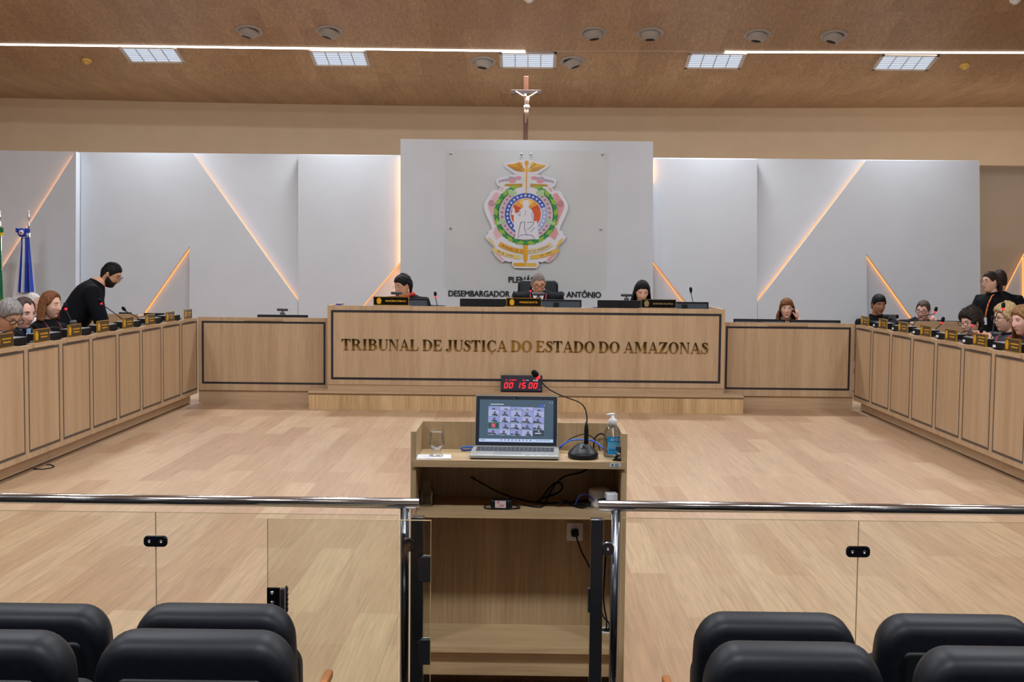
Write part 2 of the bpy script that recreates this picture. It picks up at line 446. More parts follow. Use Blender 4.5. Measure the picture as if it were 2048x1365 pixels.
def lamp(loc, rx, watt, spread=115):
    L = bpy.data.lights.new('lamp', 'AREA'); L.shape = 'RECTANGLE'; L.size = 0.54; L.size_y = 0.33; L.energy = watt; L.color = LAMP_C; L.spread = R(spread)
    o = bpy.data.objects.new('ceiling_lamp', L); col.objects.link(o); o.location = loc; o.rotation_euler = (rx, 0, 0)
FX = []
for (px, py), lb in zip(LSPOT, LNAME):
    p = atc(px, py); FX.append(p.x)
    o = proto if first else copy_tree(proto)
    first = False
    o.scale = (KC, KC, KC); o['label'] = 'white louvred ' + lb; o.rotation_euler = (SLA, 0, 0); o.location = p + V((0, -0.003, -0.008))
    lamp(p + V((0, -0.012, -0.035)), SLA, LAMP_W)
k = 0
for y, wf, spr in ((9.4, 1.0, 180), (6.0, 1.0, 180), (1.8, 0.6, 130), (-2.0, 0.4, 120)):  # out of view rows, tilted with the hall ceiling to brighten the front wall
    for x in (-5.2, -2.6, 0.0, 2.6, 5.2):
        lamp((x, y, ceil_z(x, y) - 0.03), math.atan(0.14), HALL_W * wf, spr)
        o = copy_tree(proto); o['label'] = 'white louvred ceiling light over the audience and the open floor, out of the picture'; o['group'] = 'ceiling lights over the hall'
        o.rotation_euler = (math.atan(0.14), 0, 0); o.location = (x, y, ceil_z(x, y) - 0.012)
# added fill lights, hidden behind the white panels, brighten the far wall
for x, wf in ((-6.6, 0.9), (-3.3, 0.8), (0.0, 0.7), (3.3, 0.9), (6.9, 1.6)):
    L = bpy.data.lights.new('wall_fill', 'AREA'); L.shape = 'RECTANGLE'; L.size = 3.0; L.size_y = 0.12; L.energy = FILL_W * wf; L.color = (1.0, 0.90, 0.78)
    o = bpy.data.objects.new('wall_fill_light', L); col.objects.link(o); o.location = (x, 16.35, 2.2); o.rotation_euler = (R(122), 0, 0)
# line of light let into the ceiling
def ceil_strip(px0, px1, label, m, wdt):
    b = MB(); n = 24; vs = []
    for i in range(n + 1):
        px = px0 + (px1 - px0) * i / n
        py = np.interp(px, [-40, 0, 500, 1052, 1300, 1500, 2090], [88, 88.5, 95, 102, 101, 104, 105])
        p = atc(px, float(py)) + V((0, 0, -0.001))
        for dy in (-wdt / 2, wdt / 2):
            vs += [p + V((0, dy, -SL * dy)), p + V((0, dy, -SL * dy - 0.006))]
    for i in range(n):
        q = 4 * i; b.f += [[q + 1, q + 5, q + 7, q + 3], [q, q + 2, q + 6, q + 4], [q, q + 4, q + 5, q + 1], [q + 2, q + 3, q + 7, q + 6]]
    b.f += [[0, 1, 3, 2], [4 * n, 4 * n + 2, 4 * n + 3, 4 * n + 1]]
    b.v = [tuple(v) for v in vs]; b.m = [0] * len(b.f); b.sm = [False] * len(b.f)
    return tag(b.build('ceiling_led_strip', m), label, 'light strip', 'line of light in the ceiling')
ceil_strip(-40, 1050, 'lit white strip in the ceiling on the flag side, ending above the crucifix', M_ledw, 0.034)
ceil_strip(1051, 1449, 'unlit thin strip in the ceiling between the two lit lengths', mat('unlit_strip', srgb(190, 170, 150), 0.4), 0.012)
ceil_strip(1450, 2090, 'lit white strip in the ceiling on the alcove side', M_ledw, 0.032)
# eyeball spotlights, all off
SP = [(498, 67, 'over the slanting light strip, second from the flags', 20), (659, 68, 'beside the far end of the second louvred light', 20), (1186, 71, 'just past the crucifix, first of the pair there', -10),
      (1300, 72, 'just past the crucifix, second of the pair there', 0), (1515, 75, 'above the start of the second lit strip', 10), (1668, 77, 'nearest the alcove', 20),
      (967, 129, 'close to the crucifix on the flag side', 10), (1145, 128, 'close to the crucifix on the alcove side', -25)]
def make_spot():
    t = thing('ceiling_spotlight', '', 'spotlight', (0, 0, 0), 0, 'round eyeball spotlights in the ceiling')
    b = MB(); b.lathe([(0.095, 0.0), (0.142, 0.0), (0.142, -0.008), (0.13, -0.016), (0.102, -0.018), (0.095, 0.0)], n=28); b.build('trim_ring', mat('spot_grey', srgb(158, 151, 144), 0.5), t)
    b = MB(); b.lathe([(0.1, 0.01), (0.1, -0.01), (0.094, -0.045), (0.078, -0.075), (0.052, -0.088), (0.05, -0.075), (0.03, -0.06), (0.0, -0.06)], n=28)
    e = b.build('eyeball', mat('spot_grey', (0, 0, 0), 0.4), t)
    b = MB(); b.lathe([(0.0, -0.0855), (0.05, -0.0855), (0.05, -0.089), (0.0, -0.089)], n=20); b.build('lens', M_blackm, e)
    return t
proto = make_spot()
for i, (px, py, lb, tilt) in enumerate(SP):
    o = proto if i == 0 else copy_tree(proto)
    o.scale = (KC, KC, KC * 0.8); o['label'] = 'round grey eyeball spotlight ' + lb; o.location = atc(px, py - 6) + V((0, 0, 0.0)); o.rotation_euler = (SLA, 0, 0)
    [c for c in o.children if c.name.startswith('eyeball')][0].rotation_euler = (R(14), R(tilt), 0)
# smoke detectors
def make_smoke():
    t = thing('smoke_detector', '', 'smoke detector', (0, 0, 0), 0, 'smoke detectors')
    b = MB(); b.lathe([(0.0, 0.0), (0.052, 0.0), (0.055, -0.012), (0.05, -0.03), (0.0, -0.03)]); b.build('base', mat('aged_plastic', srgb(214, 176, 92), 0.5), t)
    b = MB(); b.lathe([(0.0, -0.03), (0.03, -0.03), (0.03, -0.048), (0.024, -0.055), (0.0, -0.055)])
    for k in range(6): b.box(0.027 * math.cos(k) - 0.004, 0.027 * math.cos(k) + 0.004, 0.027 * math.sin(k) - 0.004, 0.027 * math.sin(k) + 0.004, -0.047, -0.032)
    b.build('sensor_head', mat('aged_plastic', (0, 0, 0), 0.5), t)
    return t
proto = make_smoke()
for i, (px, py, lb) in enumerate(((174, 119, 'yellowed smoke detector on the ceiling near the flags'), (1929, 129, 'yellowed smoke detector on the ceiling near the alcove'),
                                  (2030, -3, 'pale smoke detector at the top corner of the picture'), (1058, -6, 'pale smoke detector at the top edge above the crucifix'))):
    o = proto if i == 0 else copy_tree(proto)
    o.scale = (KC, KC, KC); o['label'] = lb; o.location = atc(px, py); o.rotation_euler = (SLA, 0, 0)
    if i > 1:
        for c in o.children: c.data = c.data.copy(); c.data.materials[0] = M_wht
# ---------------------------------------------------------------- the dais step and the long bench
YS, YBN = 13.19, 13.42                            # front of the step, front of the bench
XB, ZST, ZBN = 2.225, 0.2, 1.145
t = thing('dais_step', 'low oak step the long lettered bench stands on', 'step', (0.01, YS, 0))
TS = [(-2.4, 0), (2.4, 0), (2.4, 0.455), (2.285, 0.455), (2.285, 1.9), (-2.285, 1.9), (-2.285, 0.455), (-2.4, 0.455)]
b = MB(); b.prism(TS, 0, 0.165, 'z'); b.build('riser', M_step, t)
b = MB(); b.prism([(x * 1.0012, y - 0.004 * (y == 0)) for x, y in TS], 0.165, 0.18, 'z'); b.build('nosing', M_nosing, t)
b = MB(); b.prism([(x * 1.0012, y - 0.004 * (y == 0)) for x, y in TS], 0.18, 0.2, 'z'); b.build('tread', M_oakx, t)
bench = thing('judges_bench', 'long oak bench with dark line inlay and gilt metal lettering', 'bench', (0.005, YBN, ZST))
hz = ZBN - ZST
b = MB(); b.box(-XB, 0.717, 0, 0.04, 0.055, hz); b.build('front_panel', M_oak, bench)
b = MB(); b.box(0.719, XB, 0, 0.04, 0.055, hz); b.build('front_panel', M_oak, bench)
b = MB(); b.box(-XB, 0.717, 0.006, 0.04, 0.0, 0.053); b.box(0.719, XB, 0.006, 0.04, 0.0, 0.053); b.build('kick_board', M_oakx, bench)
for sx in (-1, 1):
    b = MB(); b.box(sx * XB, sx * (XB - 0.035), 0.04, 1.0, 0, hz); b.build('side_panel', M_oaky, bench)
b = MB(); b.box(-XB + 0.036, XB - 0.036, 0.042, 0.8, hz - 0.24, hz - 0.21); b.build('worktop', M_oakx, bench)
b = MB(); frame2d(b, -2.185, 2.185, 0.312 - ZST, 1.094 - ZST, 0.026, -0.002, 0.004); b.build('inlay', M_dark_inlay, bench)
for x0, x1 in ((748, 822), (1008, 1090), (1277, 1355)):
    xa, xb = at(x0, 618, YBN).x - 0.005, at(x1, 618, YBN).x - 0.005
    b = MB(); b.box(xa, xb, -0.012, 0.03, hz - 0.05, hz + 0.006); b.build('nameplate_ledge', M_oak, bench)
# serif capitals, one unit tall
def arc(cx, cy, ro, ri, a0, a1, n=14):
    o = [(cx + ro[0] * math.cos(R(a0 + (a1 - a0) * i / n)), cy + ro[1] * math.sin(R(a0 + (a1 - a0) * i / n))) for i in range(n + 1)]
    ic = ri[2] if len(ri) > 2 else cx
    q = [(ic + ri[0] * math.cos(R(a0 + (a1 - a0) * i / n)), cy + ri[1] * math.sin(R(a0 + (a1 - a0) * i / n))) for i in range(n + 1)]
    return [[o[i], o[i + 1], q[i + 1], q[i]] for i in range(n)]
def rc(x0, y0, x1, y1): return [(x0, y0), (x1, y0), (x1, y1), (x0, y1)]
S, TH, SF = 0.21, 0.05, 0.04
def stem(x): return [rc(x, 0, x + S, 1), rc(x - 0.07, 0, x + S + 0.07, SF), rc(x - 0.07, 1 - SF, x + S + 0.07, 1)]
def thin(x, foot=True, head=False):
    o = [rc(x, 0, x + 0.06, 1)]
    if foot: o.append(rc(x - 0.07, 0, x + 0.13, SF))
    if head: o.append(rc(x - 0.07, 1 - SF, x + 0.13, 1))
    return o
def stroke(pts, ws):
    o = []
    for i in range(len(pts) - 1):
        (x0, y0), (x1, y1) = pts[i], pts[i + 1]; d = math.hypot(x1 - x0, y1 - y0); 
        def nrm_(j):
            a, c = pts[max(j - 1, 0)], pts[min(j + 1, len(pts) - 1)]; e = math.hypot(c[0] - a[0], c[1] - a[1]); return (-(c[1] - a[1]) / e, (c[0] - a[0]) / e)
        n0, n1 = nrm_(i), nrm_(i + 1)
        o.append([(x0 + n0[0] * ws[i], y0 + n0[1] * ws[i]), (x0 - n0[0] * ws[i], y0 - n0[1] * ws[i]), (x1 - n1[0] * ws[i + 1], y1 - n1[1] * ws[i + 1]), (x1 + n1[0] * ws[i + 1], y1 + n1[1] * ws[i + 1])])
    return o
SPTS = [(0.56, 0.80), (0.50, 0.92), (0.35, 0.97), (0.20, 0.90), (0.17, 0.76), (0.28, 0.62), (0.44, 0.50), (0.54, 0.36), (0.53, 0.18), (0.42, 0.05), (0.26, 0.03), (0.12, 0.12), (0.06, 0.28)]
SW = [0.02, 0.03, 0.035, 0.06, 0.09, 0.105, 0.11, 0.10, 0.085, 0.045, 0.03, 0.03, 0.02]
def cshape(cx=0.47):
    return arc(cx, 0.5, (0.43, 0.52), (0.22, 0.47), 48, 312, 22) + [[(0.74, 0.98), (0.78, 0.98), (0.80, 0.66), (0.76, 0.66), (0.70, 0.86)], [(0.70, 0.10), (0.80, 0.24), (0.83, 0.22), (0.76, 0.09)]]
GL = {
    'T': (0.84, [rc(0.30, 0, 0.51, 1), rc(0.21, 0, 0.60, SF), rc(0.02, 1 - TH, 0.79, 1), [(0.02, 1), (0.02, 0.70), (0.05, 0.70), (0.10, 0.87), (0.2, 0.95)], [(0.79, 1), (0.61, 0.95), (0.71, 0.87), (0.76, 0.70), (0.79, 0.70)]]),
    'R': (0.96, stem(0.1) + [rc(0.3, 0.95, 0.44, 1), rc(0.3, 0.46, 0.46, 0.51)] + arc(0.44, 0.73, (0.33, 0.27), (0.13, 0.22), -90, 90) + [[(0.40, 0.49), (0.60, 0.49), (0.88, 0.03), (0.64, 0.03)], rc(0.62, 0, 0.95, SF)]),
    'I': (0.50, stem(0.13)),
    'B': (0.86, stem(0.1) + [rc(0.3, 0.95, 0.44, 1), rc(0.3, 0.49, 0.44, 0.54), rc(0.3, 0, 0.44, 0.05)] + arc(0.44, 0.76, (0.30, 0.24), (0.10, 0.19), -90, 90) + arc(0.44, 0.27, (0.36, 0.27), (0.14, 0.22), -90, 90)),
    'U': (0.92, [rc(0.12, 0.32, 0.33, 1), rc(0.04, 1 - SF, 0.41, 1), rc(0.74, 0.32, 0.80, 1), rc(0.65, 1 - SF, 0.89, 1)] + arc(0.46, 0.33, (0.34, 0.35), (0.205, 0.27, 0.535), 180, 360, 16)),
    'N': (0.94, thin(0.13) + [rc(0.02, 1 - SF, 0.30, 1), [(0.10, 1), (0.32, 1), (0.80, 0.0), (0.74, -0.02)], rc(0.75, 0, 0.81, 1), rc(0.66, 1 - SF, 0.90, 1)]),
    'A': (0.92, [[(0.42, 1), (0.48, 1), (0.17, 0.02), (0.11, 0.02)], [(0.42, 1), (0.50, 1), (0.86, 0.02), (0.62, 0.02)], rc(0.22, 0.30, 0.68, 0.355), rc(0.02, 0, 0.27, SF), rc(0.54, 0, 0.92, SF)]),
    'L': (0.80, stem(0.1) + [rc(0.3, 0, 0.72, TH), [(0.72, 0), (0.76, 0.30), (0.73, 0.30), (0.66, 0.12), (0.5, 0.05)]]),
    'D': (0.93, stem(0.1) + [rc(0.3, 0.95, 0.42, 1), rc(0.3, 0, 0.42, 0.05)] + arc(0.40, 0.5, (0.48, 0.5), (0.26, 0.45), -90, 90, 18)),
    'E': (0.82, stem(0.1) + [rc(0.3, 0.95, 0.70, 1), rc(0.3, 0.49, 0.54, 0.54), rc(0.3, 0, 0.73, 0.05), [(0.70, 1), (0.72, 0.74), (0.69, 0.74), (0.62, 0.88), (0.5, 0.95)], [(0.73, 0), (0.78, 0.30), (0.75, 0.30), (0.66, 0.12), (0.5, 0.05)], rc(0.52, 0.38, 0.55, 0.64)]),
    'J': (0.62, [rc(0.29, 0.18, 0.50, 1), rc(0.21, 1 - SF, 0.58, 1)] + arc(0.27, 0.18, (0.23, 0.26), (0.03, 0.19, 0.26), 180, 360, 12) + [[(0.10 + 0.075 * math.cos(R(36 * j)), 0.08 + 0.08 * math.sin(R(36 * j))) for j in range(10)]]),
    'S': (0.68, stroke(SPTS, SW) + [[(0.54, 1), (0.58, 1), (0.60, 0.68), (0.56, 0.68)], [(0.03, 0.33), (0.06, 0.33), (0.10, 0.0), (0.06, 0.0)]]),
    'Ç': (0.88, cshape() + [rc(0.44, -0.10, 0.48, 0)] + arc(0.45, -0.16, (0.09, 0.08), (0.04, 0.04), -140, 90, 8)),
    'O': (0.96, arc(0.47, 0.5, (0.44, 0.52), (0.22, 0.475), 0, 360, 30)),
    'M': (1.18, thin(0.14) + [rc(0.02, 1 - SF, 0.30, 1), [(0.12, 1), (0.36, 1), (0.62, 0.22), (0.54, 0.0)], [(0.54, 0.0), (0.60, 0.12), (0.92, 1), (0.87, 1)], rc(0.84, 0, 1.05, 1), rc(0.77, 0, 1.12, SF), rc(0.90, 1 - SF, 1.12, 1)]),
    'Z': (0.84, [rc(0.08, 0.95, 0.78, 1), rc(0.04, 0, 0.76, 0.05), [(0.52, 0.97), (0.78, 0.97), (0.30, 0.03), (0.04, 0.03)], [(0.08, 1), (0.06, 0.70), (0.09, 0.70), (0.18, 0.9), (0.36, 0.95)], [(0.76, 0), (0.79, 0.32), (0.76, 0.32), (0.66, 0.12), (0.44, 0.05)]]),
    ' ': (0.28, []),
}
TXT = 'TRIBUNAL DE JUSTIÇA DO ESTADO DO AMAZONAS'
xa, xb = at(683, 694, YBN).x, at(1417, 700, YBN).x
zl, hl = at(1050, 703.5, YBN).z - ZST, 0.121
tot = sum(GL[c][0] for c in TXT); sx = (xb - xa) / tot; x = xa - 0.005
for c in TXT:
    if c != ' ':
        b = MB()
        for pl in GL[c][1]: b.prism([(p[0] * sx, p[1] * hl) for p in pl], -0.012, -0.001)
        b.build('letter', M_gold, bench, loc=(x, 0, zl))
    x += GL[c][0] * sx

# ---------------------------------------------------------------- low desks beside the bench
YD = 13.66
def flank(sgn, px_in, label):
    t = thing('flank_desk', label, 'desk', (sgn * 2.9885, YD, 0), 0, 'low oak desks beside the long bench')
    x0, x1 = -0.756, 0.756
    b = MB(); b.box(x0, x1, 0, 0.035, 0.15, 0.99); b.build('front_panel', M_oak, t)
    b = MB(); b.box(x0, x1, 0.02, 0.045, 0, 0.149); b.build('plinth', M_oakx, t)
    b = MB(); b.box(x0, x1, 0.036, 0.7, 0.9, 0.93); b.build('worktop', M_oakx, t)
    b = MB(); o = 0.05
    frame2d(b, x0 + (0.045 if sgn < 0 else 0.05), x1 - (0.045 if sgn > 0 else 0.05), 0.225, 0.945, 0.022, -0.002, 0.003); b.build('inlay', M_dark_inlay, t)
    b = MB(); b.box(-0.22, 0.22, -0.01, 0.02, 0.952, 0.985); b.build('nameplate_ledge', M_oakx, t)
flank(-1, 645, 'low oak desk with black framed front joining the bench below the unoccupied monitor')
flank(1, 1452, 'low oak desk with black framed front, woman on the telephone behind it')

# ---------------------------------------------------------------- long side desks
XD, PIT, NP = 3.75, 0.6745, 8
def side_desk(sgn, label):
    """runs toward the hall; local x points outward, front face at x=0"""
    t = thing('side_desk', label, 'desk', (sgn * XD, YD, 0), 0, 'long oak side desks')
    Lh = PIT * NP + 0.06
    def bx(x0, x1, y0, y1, z0, z1): return MB().box(sgn * x0, sgn * x1, y0, y1, z0, z1)
    bx(0.035, 0.42, -Lh, -0.03, 0.885, 0.915).build('worktop', M_oaky, t)
    bx(0.05, 0.42, -Lh, -Lh + 0.03, 0.0, 0.884).build('end_panel', M_oak, t)
    for i in range(4):
        y1 = -0.06 - i * Lh / 4; y0 = y1 - Lh / 4 + 0.005
        bx(0.07, 0.09, max(y0, -Lh), y1, 0.012, 0.114).build('plinth', M_oaky, t)
    bx(0.085, 0.1, -Lh, -0.06, 0, 0.012).build('plinth_shadow_gap', M_blackm, t)
    for i in range(NP):
        y1 = -PIT * i + (0 if i else -0.002); y0 = -PIT * (i + 1) + (0 if i < NP - 1 else -0.06)
        p = bx(0, 0.034, y0 + 0.0005, y1, 0.115, 0.975).build('front_panel', M_oak, t)
        ya, yb = -PIT * i - 0.045 + (0.02 if i else 0.02), -PIT * (i + 1) + 0.045 - 0.02 + 0.02
        b = MB()
        for (u0, u1, z0, z1) in ((yb, ya, 0.925, 0.945), (yb, ya, 0.16, 0.18), (yb, yb + 0.016, 0.18, 0.925), (ya - 0.016, ya, 0.18, 0.925)):
            b.box(sgn * -0.0015, sgn * 0.003, u0, u1, z0, z1)
        b.build('inlay', M_inlay, p)
        yc = -PIT * (i + 0.5) - 0.0
        bx(-0.012, 0.05, yc - 0.2, yc + 0.2, 0.951, 0.983).build('nameplate_ledge', M_oaky, t)
    return t
side_desk(-1, 'long oak side desk of narrow panels, the bending man behind it')
side_desk(1, 'long oak side desk of narrow panels, the curly haired woman behind it')
# desks of the second row behind
for sgn, xi, xo, lb in ((-1, at(275, 640, 14.3).x, at(135, 640, 14.3).x, 'plain oak desk behind the bending man'), (1, 4.62, at(1945, 660, 14.3).x, 'plain oak desk in front of the man with his chin on his hand')):
    zt = at(1860, 643.5, 14.3).z if sgn > 0 else at(200, 628, 14.3).z
    xc = (xi + xo) / 2; hw = abs(xo - xi) / 2
    t = thing('rear_desk', lb, 'desk', (xc, 14.3, 0), 0, 'oak desks of the second row')
    MB().box(-hw, hw, 0, 0.03, 0, zt).build('front_panel', M_oakx, t)
    MB().box(-hw, hw, 0.031, 0.45, zt - 0.05, zt - 0.025).build('worktop', M_oakx, t)
    for s2 in (-1, 1): MB().box(s2 * hw, s2 * (hw - 0.025), 0.031, 0.45, 0, zt - 0.051).build('side_panel', M_oaky, t)

# ---------------------------------------------------------------- lectern
YL0, XL0, XL1 = 4.3, at(821.5, 870, 4.3).x, at(1255, 870, 4.3).x
XC = (XL0 + XL1) / 2; HW = (XL1 - XL0) / 2; LD = 0.285
lect = thing('lectern', 'tall open backed oak lectern with shelves standing at the gate', 'lectern', (XC, YL0, 0))
ZT, Z2, Z3 = at(1040, 922, YL0).z, at(1040, 1026, YL0).z, at(1040, 1296, YL0).z
ZR = at(1040, 866, YL0).z
for s2 in (-1, 1): MB().box(s2 * HW, s2 * (HW - 0.02), 0, LD + 0.02, 0, ZR).build('side_panel', M_oakd, lect, bevel=0.001)
MB().box(-HW + 0.02, HW - 0.02, LD, LD + 0.018, 0.0, ZR).build('front_panel', M_oakd, lect)
for nm, z, th, y0, hw in (('top', ZT, 0.025, -0.012, HW - 0.008), ('shelf', Z2, 0.022, 0.0, HW - 0.021), ('shelf', Z3, 0.022, 0.0, HW - 0.021)):
    b = MB()
    if nm == 'top': b.box(-hw, hw, y0, -0.0005, z - th, z); b.box(-HW + 0.021, HW - 0.021, -0.0005, LD - 0.001, z - th, z)
    else: b.box(-hw, hw, y0, LD - 0.001, z - th, z)
    b.build(nm, M_oakdx, lect)
MB().box(-HW + 0.021, HW - 0.021, 0.03, 0.05, Z3 - 0.115, Z3 - 0.023).build('kick_board', M_oakdx, lect)
g = MB(); g.lathe([(0.0, -0.006), (0.034, -0.006), (0.036, 0.0), (0.026, 0.0), (0.026, -0.002), (0, -0.002)], n=24)
gp = atz(1215, 1262, Z3)
g = MB(); g.lathe([(0.028, 0.0), (0.038, 0.0), (0.038, 0.004), (0.028, 0.004), (0.028, 0.0)], n=24); g.lathe([(0.0, 0.0002), (0.028, 0.0002), (0.028, 0.001), (0.0, 0.001)], n=24, mi=1)
g.build('cable_grommet', [M_wht, M_blackm], lect, loc=(gp.x - XC, gp.y - YL0, Z3))
sp = at(1230.5, 931, YL0 - 0.013)
b = MB(); b.prism(rrect(0.04, 0.015, 0.002), -0.0018, 0, mi=0); b.ell((-0.010, -0.002, 0), (0.003, 0.0005, 0.005), mi=1)
for k in range(3): b.box(-0.002, 0.014 - 0.003 * (k % 2), -0.0023, -0.0015, 0.003 - 0.004 * k, 0.0045 - 0.004 * k, 1)
b.build('sticker', [mat('sticker', srgb(190, 196, 205), 0.3), M_dgrey], lect, loc=(sp.x - XC, -0.0122, sp.z))
# wall socket inside the back
s = at(1149.5, 1064, YL0 + LD - 0.002)
t = thing('power_socket', 'white power socket with a black plug on the inside of the lectern', 'socket', (s.x, YL0 + LD, s.z))
b = MB(); b.prism(rrect(0.062, 0.07, 0.006), -0.008, -0.0005); b.build('cover_plate', M_wht, t, bevel=0.001)
b = MB(); b.prism(rrect(0.03, 0.022, 0.008), -0.009, -0.0075); b.build('outlet', M_grey, t)
b = MB(); b.prism(rrect(0.028, 0.028, 0.006), -0.035, -0.009, mi=0); b.build('plug', M_black, t, bevel=0.003)
pts = [s + V((0.002, LD * 0, -0.014)), ]
q = lambda px, py, dy: at(px, py, YL0 + LD + dy)
b = MB(); b.tube(bez([q(1151, 1068, -0.03), q(1156, 1085, -0.03), q(1166, 1110, -0.03), q(1178, 1133, -0.03), q(1196, 1180, -0.04), q(1205, 1230, -0.06), gp + V((0.005, 0, 0.03)), gp + V((0.005, 0, 0.002))]), 0.0028, 6)
tag(b.build('power_cable', M_blackm), 'thin black cable from the socket plug down to the lectern floor', 'cable')
b = MB(); b.tube(bez([q(1212, 1105, -0.04), q(1209, 1150, -0.04), q(1207, 1200, -0.05), gp + V((-0.004, 0, 0.04)), gp + V((-0.006, 0, 0.002))]), 0.003, 6)
tag(b.build('power_cable', M_blackm), 'black cable beside the steel post dropping into the round cable hole', 'cable')

# ---------------------------------------------------------------- steel and glass barrier with an open gate
YG = 3.85
def rail(px0, px1, py, label):
    x0, x1 = at(px0, py, YG).x, at(px1, py, YG).x
    return x0, x1
ZRL = 0.843
def clamp_mesh(w_, h_, th=0.012, screws=2):
    b = MB(); b.prism(rrect(w_, h_, h_ * 0.38), -th, 0)
    return b
XG0, XG1 = at(835.5, 1100, YG).x, at(1193, 1100, YG).x     # the square gate posts
def barrier(sgn, x_in, x_out, x_round, x_sq, seam_px, label):
    t = thing('barrier', label, 'barrier', (x_round, YG, 0), 0, 'steel and glass barriers')
    X = x_round
    b = MB(); b.tube([(x_in - X, 0, ZRL), (x_out - X, 0, ZRL)], 0.0175, 20); b.build('handrail', M_chrome, t)
    b = MB(); b.tube([(0, 0, 0.0), (0, 0, ZRL - 0.012)], 0.0145, 16); b.lathe([(0, 0), (0.045, 0), (0.045, 0.006), (0.016, 0.008), (0, 0.008)]); b.build('post', M_post, t)
    for xo in (2.05,):
        b = MB(); b.tube([(sgn * xo, 0, 0.0), (sgn * xo, 0, ZRL - 0.012)], 0.0145, 16); b.lathe([(0, 0), (0.045, 0), (0.045, 0.006), (0.016, 0.008), (0, 0.008)], (sgn * xo, 0, 0)); b.build('post', M_post, t)
    b = MB(); b.box(x_sq - 0.0205 - X, x_sq + 0.0205 - X, -0.0255, 0.0155, 0, 0.802); b.build('gate_post', M_steel, t, bevel=0.002)
    xs_ = at(seam_px, 1100, YG).x
    ends = sorted((x_round + sgn * 0.02, xs_ - (-sgn) * 0.003)) , sorted((xs_ + sgn * 0.003, xs_ + sgn * 1.3))
    for (xa, xb) in ends:
        b = MB(); b.box(xa - X, xb - X, -0.022, -0.014, 0.1, 0.807)
        p = b.build('glass_pane', M_glass, t)
        b = MB(); b.box(xa - X, xb - X, -0.022, -0.014, 0.8071, 0.8082)
        sx_ = xb if abs(xb - xs_) < 0.01 else xa
        b.box(sx_ - X - (0.0008 if sx_ == xb else -0.0), sx_ - X + (0.0008 if sx_ == xa else 0.0), -0.0221, -0.0139, 0.1, 0.807); b.build('polished_edge', M_edge, p)
    zc = at(seam_px, 1079 if sgn < 0 else 1100, YG).z
    for z in (zc, 0.2):
        b = clamp_mesh(0.077, 0.036); c = b.build('glass_clamp', mat('dark_chrome', (0.16, 0.17, 0.2, 1), 0.12, 1.0), t, loc=(xs_ - X, -0.0225, z), bevel=0.003)
        for k in (-1, 1):
            b = MB(); b.lathe([(0, 0), (0.006, 0), (0.005, 0.0025), (0.003, 0.0025), (0.0025, 0.001), (0, 0.001)], n=12, T=Matrix.Rotation(R(90), 3, 'X')); b.build('screw', M_chrome, c, loc=(k * 0.019, -0.012, 0))
        b = clamp_mesh(0.04, 0.045); c = b.build('post_clamp', M_steel, t, loc=((x_round + x_sq) / 2 - X - sgn * -0.004, -0.026, z if sgn < 0 else z), bevel=0.003)
        b = MB(); b.lathe([(0, 0), (0.006, 0), (0.005, 0.0025), (0.003, 0.0025), (0.0025, 0.001), (0, 0.001)], n=12, T=Matrix.Rotation(R(90), 3, 'X')); b.build('screw', M_chrome, c, loc=(0, -0.012, 0))
    return t
bl = barrier(-1, at(838, 1005, YG).x, -2.75, at(809.5, 1050, YG).x, XG0, 317, 'steel railing with glass panes joined to the open gate')
br = barrier(1, at(1197, 1015, YG).x, 2.75, at(1231, 1060, YG).x, XG1, 1711, 'steel railing with glass panes ending at the free gate post')
b = MB(); b.box(-0.006, 0.0, -0.012, 0.012, 0.0, 0.078); b.build('strike_plate', M_steel, br, loc=(XG1 - 0.021 - br.location.x, -0.012, at(1176, 1222, YG).z))
YGT = YG - 0.05
gx0, gx1 = at(535, 1100, YGT).x, at(862, 1100, YGT).x
t = thing('gate', 'glass gate leaf folded open against the railing', 'gate', (gx1, YGT, 0))
b = MB(); b.box(gx0 - gx1, 0, -0.005, 0.005, 0.06, at(862, 1042, YGT).z); p = b.build('glass_pane', M_gate, t)
zt = at(862, 1042, YGT).z
b = MB(); b.box(-0.0012, 0.0002, -0.0051, 0.0051, 0.06, zt); b.box(gx0 - gx1, 0, -0.005, 0.005, zt + 0.0001, zt + 0.0012); b.box(gx0 - gx1 - 0.0002, gx0 - gx1 + 0.0008, -0.0051, 0.0051, 0.06, zt); b.build('polished_edge', M_edge, p)
for py in (1138, 1303):
    z = at(848, py, YGT).z
    b = MB(); b.prism([(-0.042, -0.036), (-0.034, -0.042), (0, -0.042), (0, 0.042), (-0.03, 0.042), (-0.042, 0.030)], -0.012, -0.0055); b.prism([(-0.042, -0.036), (-0.034, -0.042), (0, -0.042), (0, 0.042), (-0.03, 0.042), (-0.042, 0.030)], 0.0055, 0.010)
    b.build('hinge', M_steel, t, loc=(0, 0, z), bevel=0.002)
z = at(548, 1200, YGT).z
lk = MB().box(0, 0.042, -0.014, -0.0055, -0.042, 0.042).build('lock', mat('black_lock', srgb(16, 17, 20), 0.25, 0.5), t, loc=(gx0 - gx1, 0, z), bevel=0.002)
for zz in (0.026, -0.006, -0.026):
    b = MB(); b.lathe([(0, 0), (0.007, 0), (0.006, 0.004), (0.003, 0.004), (0, 0.002)], n=12, T=Matrix.Rotation(R(90), 3, 'X')); b.build('screw', M_chrome, lk, loc=(0.018, -0.014, zz))
b = MB(); b.box(0.044, 0.058, -0.02, -0.006, -0.044, 0.042); b.build('lock_body', M_steel, lk, bevel=0.003)
b = MB(); b.box(0.059, 0.066, -0.012, 0.0, -0.038, 0.046)
for k in range(5): b.box(0.0662, 0.068, -0.011, -0.001, -0.034 + 0.016 * k, -0.024 + 0.016 * k)
b.build('latch', M_steel, lk)

